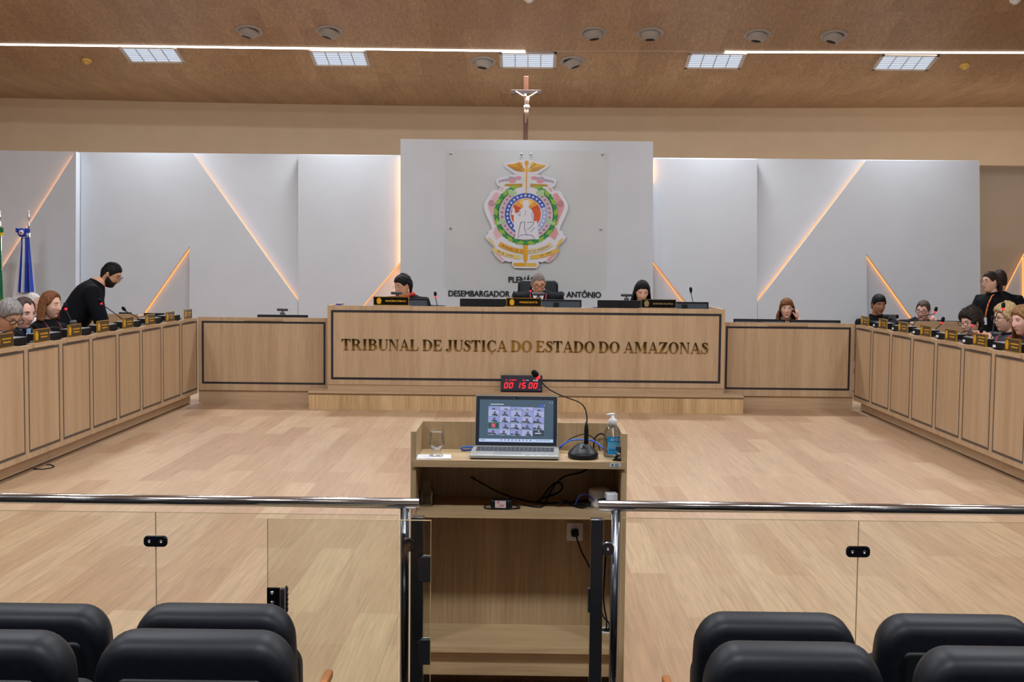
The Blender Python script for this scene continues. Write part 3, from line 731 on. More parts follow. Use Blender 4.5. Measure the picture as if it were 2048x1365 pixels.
# ---------------------------------------------------------------- audience seats
def pad(mb, w_, h_, r, layers, cz, taper=0.0, mi=0, n=8):
    """rounded slab standing in xz, given as (y, inset) layers"""
    rings = []
    for (y, ins) in layers:
        o = rrect(w_ - 2 * ins, h_ - 2 * ins, max(r - ins, 0.004), n, 0, cz)
        rings.append([(x * (1 + taper * (cz + h_ / 2 - z) / h_), y, z) for x, z in o])
    k = len(rings[0]); vs = [p for r_ in rings for p in r_]
    fs = [(i * k + j, i * k + (j + 1) % k, (i + 1) * k + (j + 1) % k, (i + 1) * k + j) for i in range(len(rings) - 1) for j in range(k)]
    fs += [list(range(k - 1, -1, -1)), [(len(rings) - 1) * k + j for j in range(k)]]
    return mb.add(vs, fs, mi, True)
def make_seat(s2):
    t = thing('audience_chair', '', 'chair', (0, 0, 0), 0, 'black audience seats')
    tilt = Matrix.Translation((0, -0.07, 0.25)) @ Matrix.Rotation(R(9), 4, 'X') @ Matrix.Translation((0, 0, -0.25))
    b = MB(); pad(b, 0.462, 0.60, 0.088, [(-0.062, 0.03), (-0.055, 0.014), (-0.038, 0.003), (-0.015, 0.0), (0.02, 0.002), (0.045, 0.012), (0.055, 0.035)], 0.55, 0.05)
    bk = b.xf(tilt).build('backrest', M_leather, t)
    b = MB(); pad(b, 0.34, 0.46, 0.02, [(-0.071, 0.008), (-0.067, 0.0), (-0.05, 0.0)], 0.55, 0.04); b.xf(tilt).build('back_shell', M_black, bk)
    b = MB(); pad(b, 0.40, 0.40, 0.06, [(-0.04, 0.02), (-0.03, 0.0), (0.03, 0.0), (0.04, 0.02)], 0.0); b.xf(Matrix.Translation((0, 0.1, 0.46)) @ Matrix.Rotation(R(4), 4, 'X')).build('folded_seat', M_leather, t)
    for k in (-1, 1):
        b = MB(); b.box(k * 0.235, k * 0.246, -0.04, 0.12, 0.0, 0.36); b.build('side_frame', M_black, t, bevel=0.004)
    b = MB(); b.box(s2 * 0.247, s2 * 0.267, 0.02, 0.26, 0.0, 0.505); b.build('arm_support', M_black, t, bevel=0.004)
    b = MB(); b.box(s2 * 0.241, s2 * 0.268, 0.06, 0.29, 0.506, 0.532); b.build('armrest', mat('orange_wood', srgb(190, 122, 70), 0.4), t, bevel=0.006)
    b = MB(); b.box(-0.234, 0.234, 0.03, 0.06, 0.27, 0.30); b.build('crossbar', M_black, t)
    return t
seats = {}
def seat(px_l, px_r, py_top, y, zf, label):
    sd = 1 if px_r < 1000 else -1
    if sd in seats: o = copy_tree(seats[sd])
    else: o = seats[sd] = make_seat(sd)
    p = at((px_l + px_r) / 2, py_top, y - 0.17)
    o.location = (p.x, y, zf); o['label'] = label
    o.scale = ((px_r - px_l) * (y - 0.17) / FPX / 0.475, 1, (p.z - zf) / 0.832)
    return o
seat(-109, 224, 1222, 3.36, -0.2, 'black seat of the front row beside the glass, below the first glass clamp')
seat(262, 595, 1222, 3.36, -0.2, 'black seat of the front row in front of the gate lock')
seat(1385, 1718, 1240, 3.36, -0.2, 'black seat of the front row nearest the free gate post')
seat(1750, 2083, 1244, 3.36, -0.2, 'black seat of the front row past the glass clamp, cut by the picture edge')
seat(-267, 151, 1279, 2.71, -0.1, 'black seat of the second row cut by the bottom corner, behind the far front seat')
seat(182, 600, 1279, 2.71, -0.1, 'black seat of the second row overlapping the seat in front of the gate lock')
seat(1404, 1775, 1304, 2.71, -0.1, 'black seat of the second row overlapping the seat nearest the free post')
seat(1832, 2203, 1314, 2.71, -0.1, 'black seat of the second row cut by the other bottom corner')
# ---------------------------------------------------------------- name plates
def crest(mb, cx, cz, h, y, mi):
    pts = [(0.0, 0.5), (0.2, 0.47), (0.24, 0.38), (0.40, 0.28), (0.47, 0.05), (0.38, -0.18), (0.42, -0.28), (0.28, -0.42), (0.14, -0.44), (0, -0.5)]
    pts = pts + [(-x, z) for x, z in pts[-2:0:-1]]
    mb.prism([(cx + x * h * 0.82, cz + z * h) for x, z in pts][::-1], y, y + 0.002, mi=mi)
def plate(loc, rz, w_, h_, label, lines, back, textm, framem, group, ruled=False):
    """faces -y in its own frame, foot at z=0"""
    t = thing('nameplate', label, 'nameplate', loc, rz, group)
    MB().box(-w_ / 2 + 0.004, w_ / 2 - 0.004, -0.004, 0.004, 0.004, h_ - 0.004).build('plate', back, t)
    b = MB(); frame2d(b, -w_ / 2, w_ / 2, 0, h_, 0.006, -0.007, 0.005); b.build('frame', framem, t)
    b = MB(); cw = 0.15 * w_ if ruled else 0.16 * w_
    crest(b, -w_ / 2 + cw * (0.9 if ruled else 1.0), h_ / 2, h_ * 0.74, -0.0065, 0); b.build('crest', textm, t)
    b = MB(); xc = 0.13 * w_
    if ruled:                                     # worn lettering too fine to read: short uneven dashes
        rr = random.Random(int(abs(loc[1]) * 100)); nl = lines
        for k in range(nl):
            z = h_ * (0.5 + (nl - 1) * 0.12 - 0.24 * k); x = xc - w_ * (0.27 - 0.05 * (k % 2)); xe = xc + w_ * (0.27 - 0.05 * (k % 2))
            while x < xe:
                d = rr.uniform(0.008, 0.02); b.box(x, min(x + d, xe), -0.0055, -0.004, z - h_ * 0.055, z + h_ * 0.055 * rr.uniform(0.6, 1)); x += d + 0.003
    else:
        put_text(b, lines, h_ * 0.27, 0.0015, (xc, -0.005, h_ * 0.41), width=w_ * (0.5 if len(lines) < 12 else 0.58), bold=0.0006)
    b.build('lettering', textm, t)
    return t
GP = 'small gold framed nameplates on the side desks'
LP = ['gold framed nameplate before the grey haired man reading', 'gold framed nameplate before the balding man in the blue shirt', 'gold framed nameplate before the woman with auburn hair',
      'gold framed nameplate below the bending man', 'gold framed nameplate just past the bending man, fourth from the flank desk', 'gold framed nameplate with dark top, third from the lettered bench end',
      'gold framed nameplate second from the corner by the unoccupied desk', 'gold framed nameplate at the corner by the unoccupied desk']
for i, lb in enumerate(LP[::-1]):
    y = YD - PIT * (i + 0.5); plate((-XD - 0.012, y, 0.9835), R(90), 0.285, 0.105, lb, 2, M_plate, M_goldp, M_goldf, GP, True)
RPL = ['gold framed nameplate at the corner before the young man', 'gold framed nameplate second from the corner, before the tripod camera', 'gold framed nameplate before the man with his chin on his hand',
       'gold framed nameplate fourth from the corner by the telephone woman', 'gold framed nameplate straight below the pointing hand', 'gold framed nameplate with three lines before the curly haired woman',
       'gold framed nameplate before the short haired blonde woman', 'gold framed nameplate nearest the glass railing beside the desk end']
for i, lb in enumerate(RPL):
    y = YD - PIT * (i + 0.5); plate((XD + 0.012, y, 0.9835), R(-90), 0.285, 0.105, lb, 3 if i == 5 else 2, M_plate, M_goldp, M_goldf, GP, True)
for (x0, x1, y1, txt, lb, fm, tm) in ((746.5, 817.5, 614.5, 'MINISTÉRIO PÚBLICO', 'black nameplate reading MINISTÉRIO PÚBLICO before the woman with the red scarf', M_goldf, M_goldp),
                              (1012.5, 1083, 618, 'PRESIDENTE', 'black nameplate reading PRESIDENTE at the middle of the bench', M_goldf, M_goldp),
                              (1282, 1352, 621.5, 'SECRETARIA DE JUSTIÇA', 'black nameplate with dull frame reading SECRETARIA DE JUSTIÇA', mat('dull_frame', srgb(112, 100, 72), 0.5, 0.3), mat('dull_gold', srgb(140, 120, 80), 0.5, 0.3))):
    p = at((x0 + x1) / 2, y1, YBN); plate((p.x, YBN + 0.008, ZBN + 0.0065), 0, (x1 - x0) * YBN / FPX, 0.098, lb, txt, M_platek, tm, fm, 'long nameplates on the bench')

# ---------------------------------------------------------------- equipment on the desks
def make_console():
    t = thing('desk_console', '', 'console', (0, 0, 0), 0, 'black consoles along the side desks')
    MB().box(-0.17, 0.17, -0.075, 0.075, 0, 0.118).build('housing', M_blackm, t, bevel=0.004)
    MB().box(-0.164, 0.164, -0.069, 0.069, 0.1182, 0.121).build('lit_top', M_grey, t)  # grey colour stands for light from above on the black box
    MB().box(-0.155, -0.10, -0.0775, -0.0755, 0.075, 0.095).build('sticker', M_paper, t)
    return t
def make_webcam():
    t = thing('webcam', '', 'webcam', (0, 0, 0), 0, 'webcams')
    b = MB(); b.obox((0, 0.0, 0.012), (0.045, 0.05, 0.018), Matrix.Rotation(R(-12), 3, 'X')); b.tube([(0, 0, 0.018), (0, 0.004, 0.04)], 0.008, 8); b.build('clip', M_dgrey, t, bevel=0.004)
    b = MB(); b.tube([(-0.04, 0, 0.056), (0.04, 0, 0.056)], [0.017, 0.017], 12); b.ell((-0.04, 0, 0.056), (0.014, 0.017, 0.017)); b.ell((0.04, 0, 0.056), (0.014, 0.017, 0.017)); b.build('camera_body', M_dgrey, t)
    b = MB(); b.lathe([(0, -0.021), (0.011, -0.021), (0.013, 0.0), (0, 0.0)], (0, 0.0, 0.056), 12, 0, Matrix.Rotation(R(90), 3, 'X')); b.build('lens', M_blackm, t)
    return t
def microphone(base, tip, label, lit=True, group='gooseneck microphones on the desks', sag=0.5, foot=True):
    base, tip = V(base), V(tip); t = thing('gooseneck_microphone', label, 'microphone', base, 0, group)
    d = tip - base; h = V((d.x, d.y, 0))
    path = bez([(0, 0, 0.012), V((0, 0, 0.03)) + h * 0.05, h * 0.45 + V((0, 0, d.z * sag + 0.02)), d * 0.93, d], 6)
    b = MB(); b.tube(path[:-2], 0.0045, 6); b.build('gooseneck', M_black, t)
    u = (path[-1] - path[-4]).normalized()
    b = MB(); b.tube([path[-3], path[-3] + u * 0.018], [0.011, 0.012], 10); b.build('light_ring', M_red if lit else M_black, t)
    s0 = path[-3] + u * 0.018
    b = MB(); b.tube([s0, s0 + u * 0.006, s0 + u * 0.03, s0 + u * 0.046, s0 + u * 0.052], [0.012, 0.0165, 0.018, 0.014, 0.004], 12); b.build('windscreen', M_blackm, t)
    if foot:
        b = MB(); b.prism(rrect(0.09, 0.12, 0.02), 0, 0.018, 'z'); b.build('base', M_dgrey, t, bevel=0.004)
    return t
cons, wc = make_console(), make_webcam(); used = {'c': False, 'w': False}
def place(kind, loc, rz, label, rx=None):
    src = cons if kind == 'c' else wc
    o = src if not used[kind] else copy_tree(src)
    used[kind] = True; o.location = loc; o.rotation_euler.z = rz; o['label'] = label
    return o
ZW = 0.915
LCN = ['nearest the glass railing', 'before the grey haired man', 'before the balding man', 'before the auburn haired woman', 'behind the long dark microphone by the bending man', 'at the bending man\'s sleeve', 'by the last microphone of that desk', 'second from the corner by the unoccupied desk']
RCN = ['before the young man in black', 'below the tripod camera', 'below the arching microphone cable', 'before the chin resting man', 'beside the pointing hand', 'before the curly haired woman', 'before the short haired blonde woman', 'nearest the glass railing']
for i in range(8):
    y = YD - PIT * (i + 1) + 0.0
    if i < 7:
        place('c', (-XD - 0.125, y, ZW), R(90), 'low black console on the side desk ' + LCN[7 - i])
        place('c', (XD + 0.125, y, ZW), R(-90), 'low black console on the side desk ' + RCN[i])
ZC_ = ZW + 0.121
for px, lb in ((60, 'before the balding man'), (141, 'between the auburn haired woman and the bending man'), (177, 'at the bending man\'s coat hem'), (229, 'at the bending man\'s sleeve'), (281, 'next to the dark tipped microphone'), (325, 'second from the desk corner'), (356, 'at the desk corner')):
    y = FPX * (XD + 0.12) / (1050 - px); place('w', (-XD - 0.12, y, ZC_ if abs((YD - y) / PIT - round((YD - y) / PIT)) < 0.24 else ZW), R(90), 'small webcam facing the seats ' + lb)
for px, lb in ((1760, 'before the young man in black'), (1831, 'before the man with his chin on his hand'), (1879, 'below the red lit microphone by the rear desk'), (1928, 'just under the pointing hand'), (1996, 'before the short haired blonde woman')):
    y = FPX * (XD + 0.12) / (px - 1058); place('w', (XD + 0.12, y, ZC_ if abs((YD - y) / PIT - round((YD - y) / PIT)) < 0.24 else ZW), R(-90), 'small webcam facing the seats ' + lb)
# gooseneck microphones on the side desks (base pixel-column on the desk, tip where it shows)
def mic_side(sgn, px_base, tip_px, label, lit=True, xt=0.34, sag=0.5):
    xb = sgn * (XD + 0.28); y = FPX * abs(xb) / abs(px_base - 1052)
    tp = atx(tip_px[0], tip_px[1], sgn * (XD + xt))
    microphone((xb, y, ZW), tp, label, lit, sag=sag)
mic_side(-1, 150, (132, 620), 'microphone with red ring before the face of the auburn haired woman', True, 0.42)
mic_side(-1, 262, (203, 608), 'microphone with red ring in front of the bending man\'s back', True, 0.45, 0.45)
mic_side(-1, 300, (251, 622), 'unlit microphone just past the bending man\'s sleeve', False, 0.4, 0.4)
mic_side(-1, 140, (72, 661), 'unlit microphone lying low before the auburn haired woman', False, 0.34, 0.9)
mic_side(-1, 58, (-14, 668), 'unlit microphone lying low before the balding man', False, 0.34, 0.9)
mic_side(1, 1812, (1870, 626), 'microphone with red ring at the collar of the man with chin on hand', True, 0.6, 0.7)
mic_side(1, 1860, (1884, 647), 'microphone with red ring standing clear before the rear desk', True, 0.32)
mic_side(1, 1924, (1944, 653), 'microphone with red ring behind the pointing finger', True, 0.4, 0.4)
mic_side(1, 1905, (1961, 668), 'microphone with red ring lying low beneath the pointing hand', True, 0.3, 0.9)
mic_side(1, 1978, (2006, 619), 'microphone with red ring raised before the short haired blonde woman', True, 0.55, 0.8)
# video camera on a small tripod
p = V((XD + 0.3, FPX * (XD + 0.3) / (1784 - 1056), ZW)); q = atx(1784, 634, XD + 0.3)
t = thing('tripod_camera', 'black video camera on a mini tripod on the side desk before the young man', 'camera', p)
b = MB(); hz_ = q.z - ZW
b.tube([(0, 0, hz_ - 0.02), (0, 0, hz_ - 0.10)], 0.012, 8)
for k in range(3): b.tube([(0, 0, hz_ - 0.09), (0.07 * math.cos(2.1 * k + 0.5), 0.07 * math.sin(2.1 * k + 0.5), 0.006)], 0.006, 6)
b.build('tripod', M_black, t)
b = MB(); b.tube([(-0.075, 0.0, hz_), (0.085, 0.0, hz_)], [0.026, 0.022], 12); b.build('camera_body', M_black, t)
b = MB(); b.box(-0.03, 0.05, -0.03, -0.024, hz_ - 0.02, hz_ + 0.02); b.build('flip_screen', M_dgrey, t)
# monitors
def make_monitor(w_, h_, back, inset, LG):
    t = thing('monitor', '', 'monitor', (0, 0, 0), 0, 'computer monitors')
    b = MB(); b.box(-w_ / 2, w_ / 2, -0.012, 0.012, 0, h_); hs = b.build('housing', M_black, t, bevel=0.003)
    if inset: MB().box(-w_ / 2 + 0.018, w_ / 2 - 0.018, -0.0145, -0.0122, 0.02, h_ - 0.022).build('back_cover', back, t)
    MB().box(-w_ / 2 + 0.012, w_ / 2 - 0.012, 0.0122, 0.0135, 0.012, h_ - 0.012).build('screen', M_platek, t)
    b = MB(); b.box(-0.03, 0.03, -0.03, -0.0145, -LG + 0.014, max(0.02, min(0.14, h_ - 0.03))); b.prism(rrect(0.2, 0.14, 0.03), -LG, -LG + 0.014, 'z'); b.build('stand', M_black, t)
    return t
def monitor(x0, x1, ytop, yy, zdesk, label, inset=True):
    LG = 0.12 if yy < 13.9 else 0.03
    a, c = at(x0, ytop, yy), at(x1, ytop, yy); wd = c.x - a.x; z = (at((x0 + x1) / 2, ytop, yy)).z
    LG = min(LG, 0.4 * (z - zdesk)); h_ = z - zdesk - LG; t = make_monitor(wd, h_, M_slate, inset, LG)
    t.location = ((a.x + c.x) / 2, yy, zdesk + LG); t['label'] = label
    return t, z
ZWB = ZBN - 0.21
m1, z1 = monitor(755, 857.5, 597, 13.72, ZWB, 'slate backed monitor before the woman with the red scarf')
monitor(920, 1040, 598, 13.76, ZWB, 'all black monitor between the scarf woman\'s chair and the president', False)
m3, z3 = monitor(1062, 1163, 599.5, 13.72, ZWB, 'slate backed monitor before the man at the centre of the bench')
m4, z4 = monitor(1195, 1298, 601, 13.70, ZWB, 'all black monitor before the long haired woman at the bench', False)
monitor(1321, 1417, 604, 13.76, ZWB, 'slate backed monitor at the bench end by the telephone woman')
m5, z5 = monitor(515, 616, 630, 13.95, 0.93, 'black monitor barely showing over the unoccupied low desk')
monitor(1467, 1570, 638.5, 13.95, 0.93, 'black monitor barely showing under the telephone woman\'s elbow')
monitor(1579, 1681, 640.5, 13.97, 0.93, 'black monitor barely showing beyond the telephone woman')
monitor(288, 329, 626.5, 14.5, at(200, 628, 14.3).z - 0.05, 'black monitor top on the rear desk beneath the short light strip')
monitor(238, 263, 625, 14.5, at(200, 628, 14.3).z - 0.05, 'black monitor top beside the bending man\'s sleeve')
monitor(1829, 1927, 642, 14.5, at(1860, 643.5, 14.3).z - 0.05, 'black monitor top before the man with his chin on his hand')
monitor(1728, 1820, 641, 14.5, at(1860, 643.5, 14.3).z - 0.05, 'black monitor top before the young man in black')
for px, yy, zz, lb in ((793, 13.72, z1, 'webcam on the monitor before the woman with the red scarf'), (1077, 13.72, z3, 'webcam on the monitor before the bench president'), (1253, 13.70, z4, 'webcam on the monitor before the long haired woman'), (565, 13.95, z5, 'webcam on the monitor of the unoccupied low desk')):
    o = copy_tree(wc); o.location = (at(px, 600, yy).x, yy, zz + 0.003); o.rotation_euler.z = 0; o['label'] = lb; o.scale = (1.25, 1.0, 1.0)
microphone((at(1046, 612, 13.9).x, 13.9, ZWB), at(1061, 584, 14.02), 'microphone with red light at the chest of the bench president')
microphone((at(880, 612, 13.95).x, 13.95, ZWB), at(871, 595, 14.0), 'red lit microphone tip in front of the grey sheened chair back', True)
microphone((at(1394, 612, 13.95).x, 13.95, ZWB), at(1382, 586, 14.05), 'unlit thin microphone at the bench end by the telephone woman', False)
p = at(1165, 612, 13.6); b = MB(); b.lathe([(0, 0), (0.026, 0), (0.028, 0.205), (0.024, 0.205), (0.022, 0.01), (0, 0.01)], (p.x, 13.62, ZWB)); tag(b.build('paper_cup', M_wht), 'white cup on the bench beside the centre monitor', 'cup')
for px, py, lb in ((678, 609, 'small blue box on the bench corner by the slanting light strip'), (1191, 616, 'small blue box between the white cup and a black monitor')):
    p = at(px, py, 13.75); MB().box(-0.03, 0.03, -0.02, 0.02, 0, p.z + 0.008 - ZWB).build('small_box', mat('blue_card', srgb(40, 70, 170), 0.5), loc=(p.x, 13.75, ZWB)); tag(bpy.context.scene.objects[-1] if False else [o for o in col.objects if o.name.startswith('small_box')][-1], lb, 'box')

# ---------------------------------------------------------------- timer clock on the dais step
p0, p1 = at(1001.5, 783, 13.32), at(1085, 752, 13.32); W_, H_ = p1.x - p0.x, p1.z - ZST
ck = thing('timer_clock', 'dark timer clock with red digits reading 00 15 00 on the step', 'clock', ((p0.x + p1.x) / 2, 13.32, ZST))
MB().box(-W_ / 2, W_ / 2, 0, 0.05, 0.016, H_).build('case', mat('clock_case', srgb(44, 44, 60), 0.45), ck, bevel=0.003)
MB().box(-W_ / 2 + 0.002, W_ / 2 - 0.002, 0.002, 0.06, 0, 0.0155).build('foot', M_blackm, ck)
SEG = {'0': 'abcdef', '1': 'bc', '2': 'abged', '4': 'fgbc', '5': 'afgcd'}
def seg7(mb, ch, x, z, w_, h_, t, y, mi=0):
    sh = lambda px, pz: (x + px + 0.18 * pz, z + pz)
    g = t * 0.12; hh = h_ / 2
    q = {'a': (t * .5, h_ - t, w_ - t * .5, h_), 'g': (t * .6, hh - t / 2, w_ - t * .6, hh + t / 2), 'd': (t * .5, 0, w_ - t * .5, t), 'f': (0, hh + g, t, h_ - t * .5), 'b': (w_ - t, hh + g, w_, h_ - t * .5), 'e': (0, t * .5, t, hh - g), 'c': (w_ - t, t * .5, w_, hh - g)}
    for s_ in SEG[ch]:
        x0, z0, x1, z1 = q[s_]; mb.prism([sh(x0, z0), sh(x1, z0), sh(x1, z1), sh(x0, z1)], y - 0.002, y, mi=mi)
u = W_ / 1740.0; b = MB()
for ch, cx in zip('001500', (250, 455, 765, 985, 1275, 1480)): seg7(b, ch, -W_ / 2 + (cx - 130) * u, (890 - 730) * u, 160 * u, 255 * u, 44 * u, -0.0005)
b.build('digits', M_red, ck)
b = MB()
for ch, cx in zip('14102024', (300, 350, 445, 500, 580, 630, 685, 735)): seg7(b, ch, -W_ / 2 + (cx - 130) * u, (890 - 408) * u, 38 * u, 56 * u, 12 * u, -0.0005)
for cx in (1035, 1090): seg7(b, '0', -W_ / 2 + (cx - 130) * u, (890 - 408) * u, 38 * u, 46 * u, 12 * u, -0.0005)
b.build('date_digits', M_red, ck)
b = MB()
for x0, x1, z0, z1 in ((1172, 1305, 370, 395), (1480, 1560, 360, 415), (1575, 1680, 365, 415), (1720, 1770, 770, 785)): b.box(-W_ / 2 + (x0 - 130) * u, -W_ / 2 + (x1 - 130) * u, -0.0015, -0.0003, (890 - z1) * u, (890 - z0) * u)
b.build('printed_marks', mat('pale_print', srgb(190, 200, 215), 0.5), ck)

# ---------------------------------------------------------------- on the lectern
ZLT = ZT
lap = thing('laptop', 'open silver laptop showing a video call grid on the lectern', 'laptop', (0, 0, 0), R(-1.2))
fl, fr = at(938.5, 910, YL0 + 0.02), at(1118.5, 913, YL0 + 0.02)
LW = fr.x - fl.x; LDp = 0.215
lap.location = ((fl.x + fr.x) / 2, YL0 + 0.015, ZLT)
b = MB(); b.box(-LW / 2, LW / 2, 0.0, LDp, 0.004, 0.0165); bs = b.build('base', mat('silver_case', srgb(176, 176, 170), 0.35, 0.3), lap, bevel=0.003)
b = MB(); b.box(-LW / 2 + 0.006, LW / 2 - 0.006, 0.004, LDp - 0.004, 0.0, 0.004); b.build('underside', M_blackm, lap)
kb = MB()
for r_ in range(5):
    n_ = 18 if r_ else 14; x = -LW / 2 + 0.018; x1 = LW / 2 - 0.018; y = 0.095 + 0.02 * r_
    wk = (x1 - x) / n_
    for k in range(n_):
        if r_ == 0 and 3 < k < 9:
            if k == 4: kb.box(x + wk * 4, x + wk * 9 - 0.0015, y, y + 0.0165, 0.0166, 0.0178)
            continue
        kb.box(x + wk * k, x + wk * (k + 1) - 0.0015, y, y + 0.0165, 0.0166, 0.0178)
kb.build('keyboard', M_dgrey, bs)
MB().box(-0.075, 0.025, 0.02, 0.085, 0.0166, 0.0169).build('touchpad', mat('touchpad_silver', srgb(165, 165, 160), 0.3, 0.3), bs)
b = MB(); b.box(-LW / 2 + 0.012, -LW / 2 + 0.03, 0.014, 0.018, 0.0166, 0.0169)
for k in range(5): b.box(LW * 0.12 + k * 0.028, LW * 0.12 + k * 0.028 + 0.018, 0.016, 0.019, 0.0166, 0.0169)
b.build('printed_marks', M_dgrey, bs)
# lid: local x across, z up the screen; tilted back about the hinge
SH = 0.198; TL = Matrix.Translation((0, LDp - 0.004, 0.016)) @ Matrix.Rotation(R(-17), 4, 'X')
lw = 0.169 * 2 * (1736 - 60) / (1745 - 20) / 2
lw = LW * 0.965 / 2
def lidbox(x0, x1, z0, z1, ya, yb, mi=0, mb=None):
    m_ = mb or MB(); st = len(m_.v); m_.box(x0, x1, ya, yb, z0, z1, mi); m_.xf(TL, st); return m_
lidbox(-lw, lw, 0, SH, 0.0, 0.006).build('lid', mat('silver_case', (0, 0, 0), 0.3), lap)
lidbox(-lw + 0.0025, lw - 0.0025, 0.004, SH - 0.003, -0.0012, -0.0001).build('bezel', mat('bezel_black', srgb(28, 34, 46), 0.3), lap)
scx, scz0, scz1 = lw - 0.0165, 0.0175, SH - 0.017
E_bg = emit('screen_slate', srgb(66, 90, 108), 0.85); E_lav = emit('screen_lavender', srgb(150, 160, 215), 0.8); E_lav2 = emit('screen_pale', srgb(176, 182, 226), 0.8)
E_drk = emit('screen_dark', srgb(52, 66, 84), 0.8); E_skin = emit('screen_skin', srgb(120, 100, 130), 0.8); E_bar = emit('screen_bar', srgb(190, 208, 245), 0.9)
E_grn = emit('screen_green', srgb(20, 150, 105), 0.8); E_pink = emit('screen_pink', srgb(196, 70, 96), 0.8); E_w = emit('screen_white', srgb(225, 235, 250), 0.9); E_blue = emit('screen_blue', srgb(60, 90, 230), 0.9)
lidbox(-scx, scx, scz0, scz1, -0.0018, -0.0012).build('screen', E_bg, lap)
sw, sh_ = 2 * scx, scz1 - scz0
def SX(cx): return -scx + (cx - 155) / (1680 - 155) * sw      # from the crop of the screen
def SZ(cy): return scz1 - (cy - 140) / (985 - 140) * sh_
lidbox(-scx, scx, scz0, scz0 + sh_ * 0.072, -0.0021, -0.0018).build('taskbar', E_bar, lap)
mb = MB()
for k in range(9): lidbox(SX(600 + 75 * k), SX(625 + 75 * k), SZ(960), SZ(935), -0.0024, -0.0021, k % 3, mb)
for k in range(6): lidbox(SX(1330 + 50 * k), SX(1355 + 50 * k), SZ(955), SZ(943), -0.0024, -0.0021, 2, mb)
lidbox(SX(190), SX(280), SZ(955), SZ(945), -0.0024, -0.0021, 2, mb)
mb.build('taskbar_icons', [E_blue, E_pink, E_drk], lap)
rows = [(272, 340), (345, 465), (470, 590), (600, 720), (728, 845)]
for r_, (y0, y1) in enumerate(rows):
    for c_ in range(5):
        x0 = 335 + 232 * c_; x1 = x0 + 226; dy = 5 * c_
        mb = MB(); dark = (r_, c_) in ((3, 0), (4, 4))
        lidbox(SX(x0), SX(x1), SZ(y1 + dy), SZ(y0 + dy), -0.0022, -0.0018, 2 if dark else (r_ + c_) % 2, mb)
        cx = (SX(x0) + SX(x1)) / 2 + rnd.uniform(-0.004, 0.004); zb = SZ(y1 + dy); hh = SZ(y0 + dy) - zb; s_ = len(mb.v)
        if (r_, c_) == (3, 0):
            lidbox(SX(398), SX(490), SZ(700), SZ(615), -0.0025, -0.0022, 4, mb)
            for a_ in ((x0, x1, y0, y0 + 10), (x0, x1, y1 - 10, y1), (x0, x0 + 9, y0, y1), (x1 - 9, x1, y0, y1)): lidbox(SX(a_[0]), SX(a_[1]), SZ(a_[3]), SZ(a_[2]), -0.0026, -0.0022, 5, mb)
            s_ = len(mb.v); put_text(mb, 'P', 0.0085, 0.0002, (cx, -0.0026, zb + hh * 0.36), mi=6); mb.xf(TL, s_)
        elif dark:
            lidbox(SX(1370), SX(1392), SZ(780), SZ(760), -0.0025, -0.0022, 6, mb); lidbox(SX(1305), SX(1430), SZ(812), SZ(798), -0.0025, -0.0022, 6, mb)
        else:
            k_ = 0.6 if r_ == 0 else 1
            rz_ = hh * (0.19 + 0.05 * rnd.random())
            mb.prism([(cx + hh * 0.55 * math.cos(R(a_)), zb + hh * 0.34 * math.sin(R(a_)) + 0.0003) for a_ in range(0, 181, 20)], -0.0024, -0.0022, mi=2)
            mb.prism([(cx + rz_ * 0.95 * math.cos(R(a_)), zb + hh * 0.52 * k_ + rz_ * 1.15 * math.sin(R(a_))) for a_ in range(0, 360, 24)], -0.0025, -0.0022, mi=2)
            mb.prism([(cx + rz_ * 0.7 * math.cos(R(a_)), zb + hh * 0.49 * k_ + rz_ * 0.85 * math.sin(R(a_))) for a_ in range(0, 360, 24)], -0.0026, -0.0022, mi=3)
            mb.xf(TL, s_)
            if rnd.random() < 0.5: lidbox(SX(x0 + 4), SX(x0 + 60), zb + 0.0002, zb + hh * rnd.uniform(0.2, 0.5), -0.0024, -0.0021, 2, mb)
            lidbox(SX(x0 + 10), SX(x0 + 10 + rnd.randint(60, 150)), zb + 0.0004, zb + 0.0014, -0.0027, -0.0022, 6, mb)
        mb.build('call_tile', [E_lav, E_lav2, E_drk, E_skin, E_pink, E_grn, E_w], lap)
mb = MB(); lidbox(SX(375), SX(650), SZ(240), SZ(228), -0.0022, -0.0018, 0, mb); lidbox(SX(1400), SX(1462), SZ(272), SZ(240), -0.0022, -0.0018, 1, mb); lidbox(SX(1480), SX(1495), SZ(255), SZ(240), -0.0022, -0.0018, 0, mb)
for k in range(2): lidbox(SX(1595 + 50 * k), SX(1610 + 50 * k), SZ(195), SZ(185), -0.0022, -0.0018, 0, mb)
mb.build('window_bar', [E_w, E_blue], lap)
mb = MB(); lidbox(-0.006, 0.006, SH - 0.0125, SH - 0.0085, -0.0016, -0.0012, 0, mb); lidbox(-0.011, -0.0095, SH - 0.0115, SH - 0.0095, -0.0016, -0.0012, 1, mb); mb.build('camera', [M_blackm, M_paper], lap)

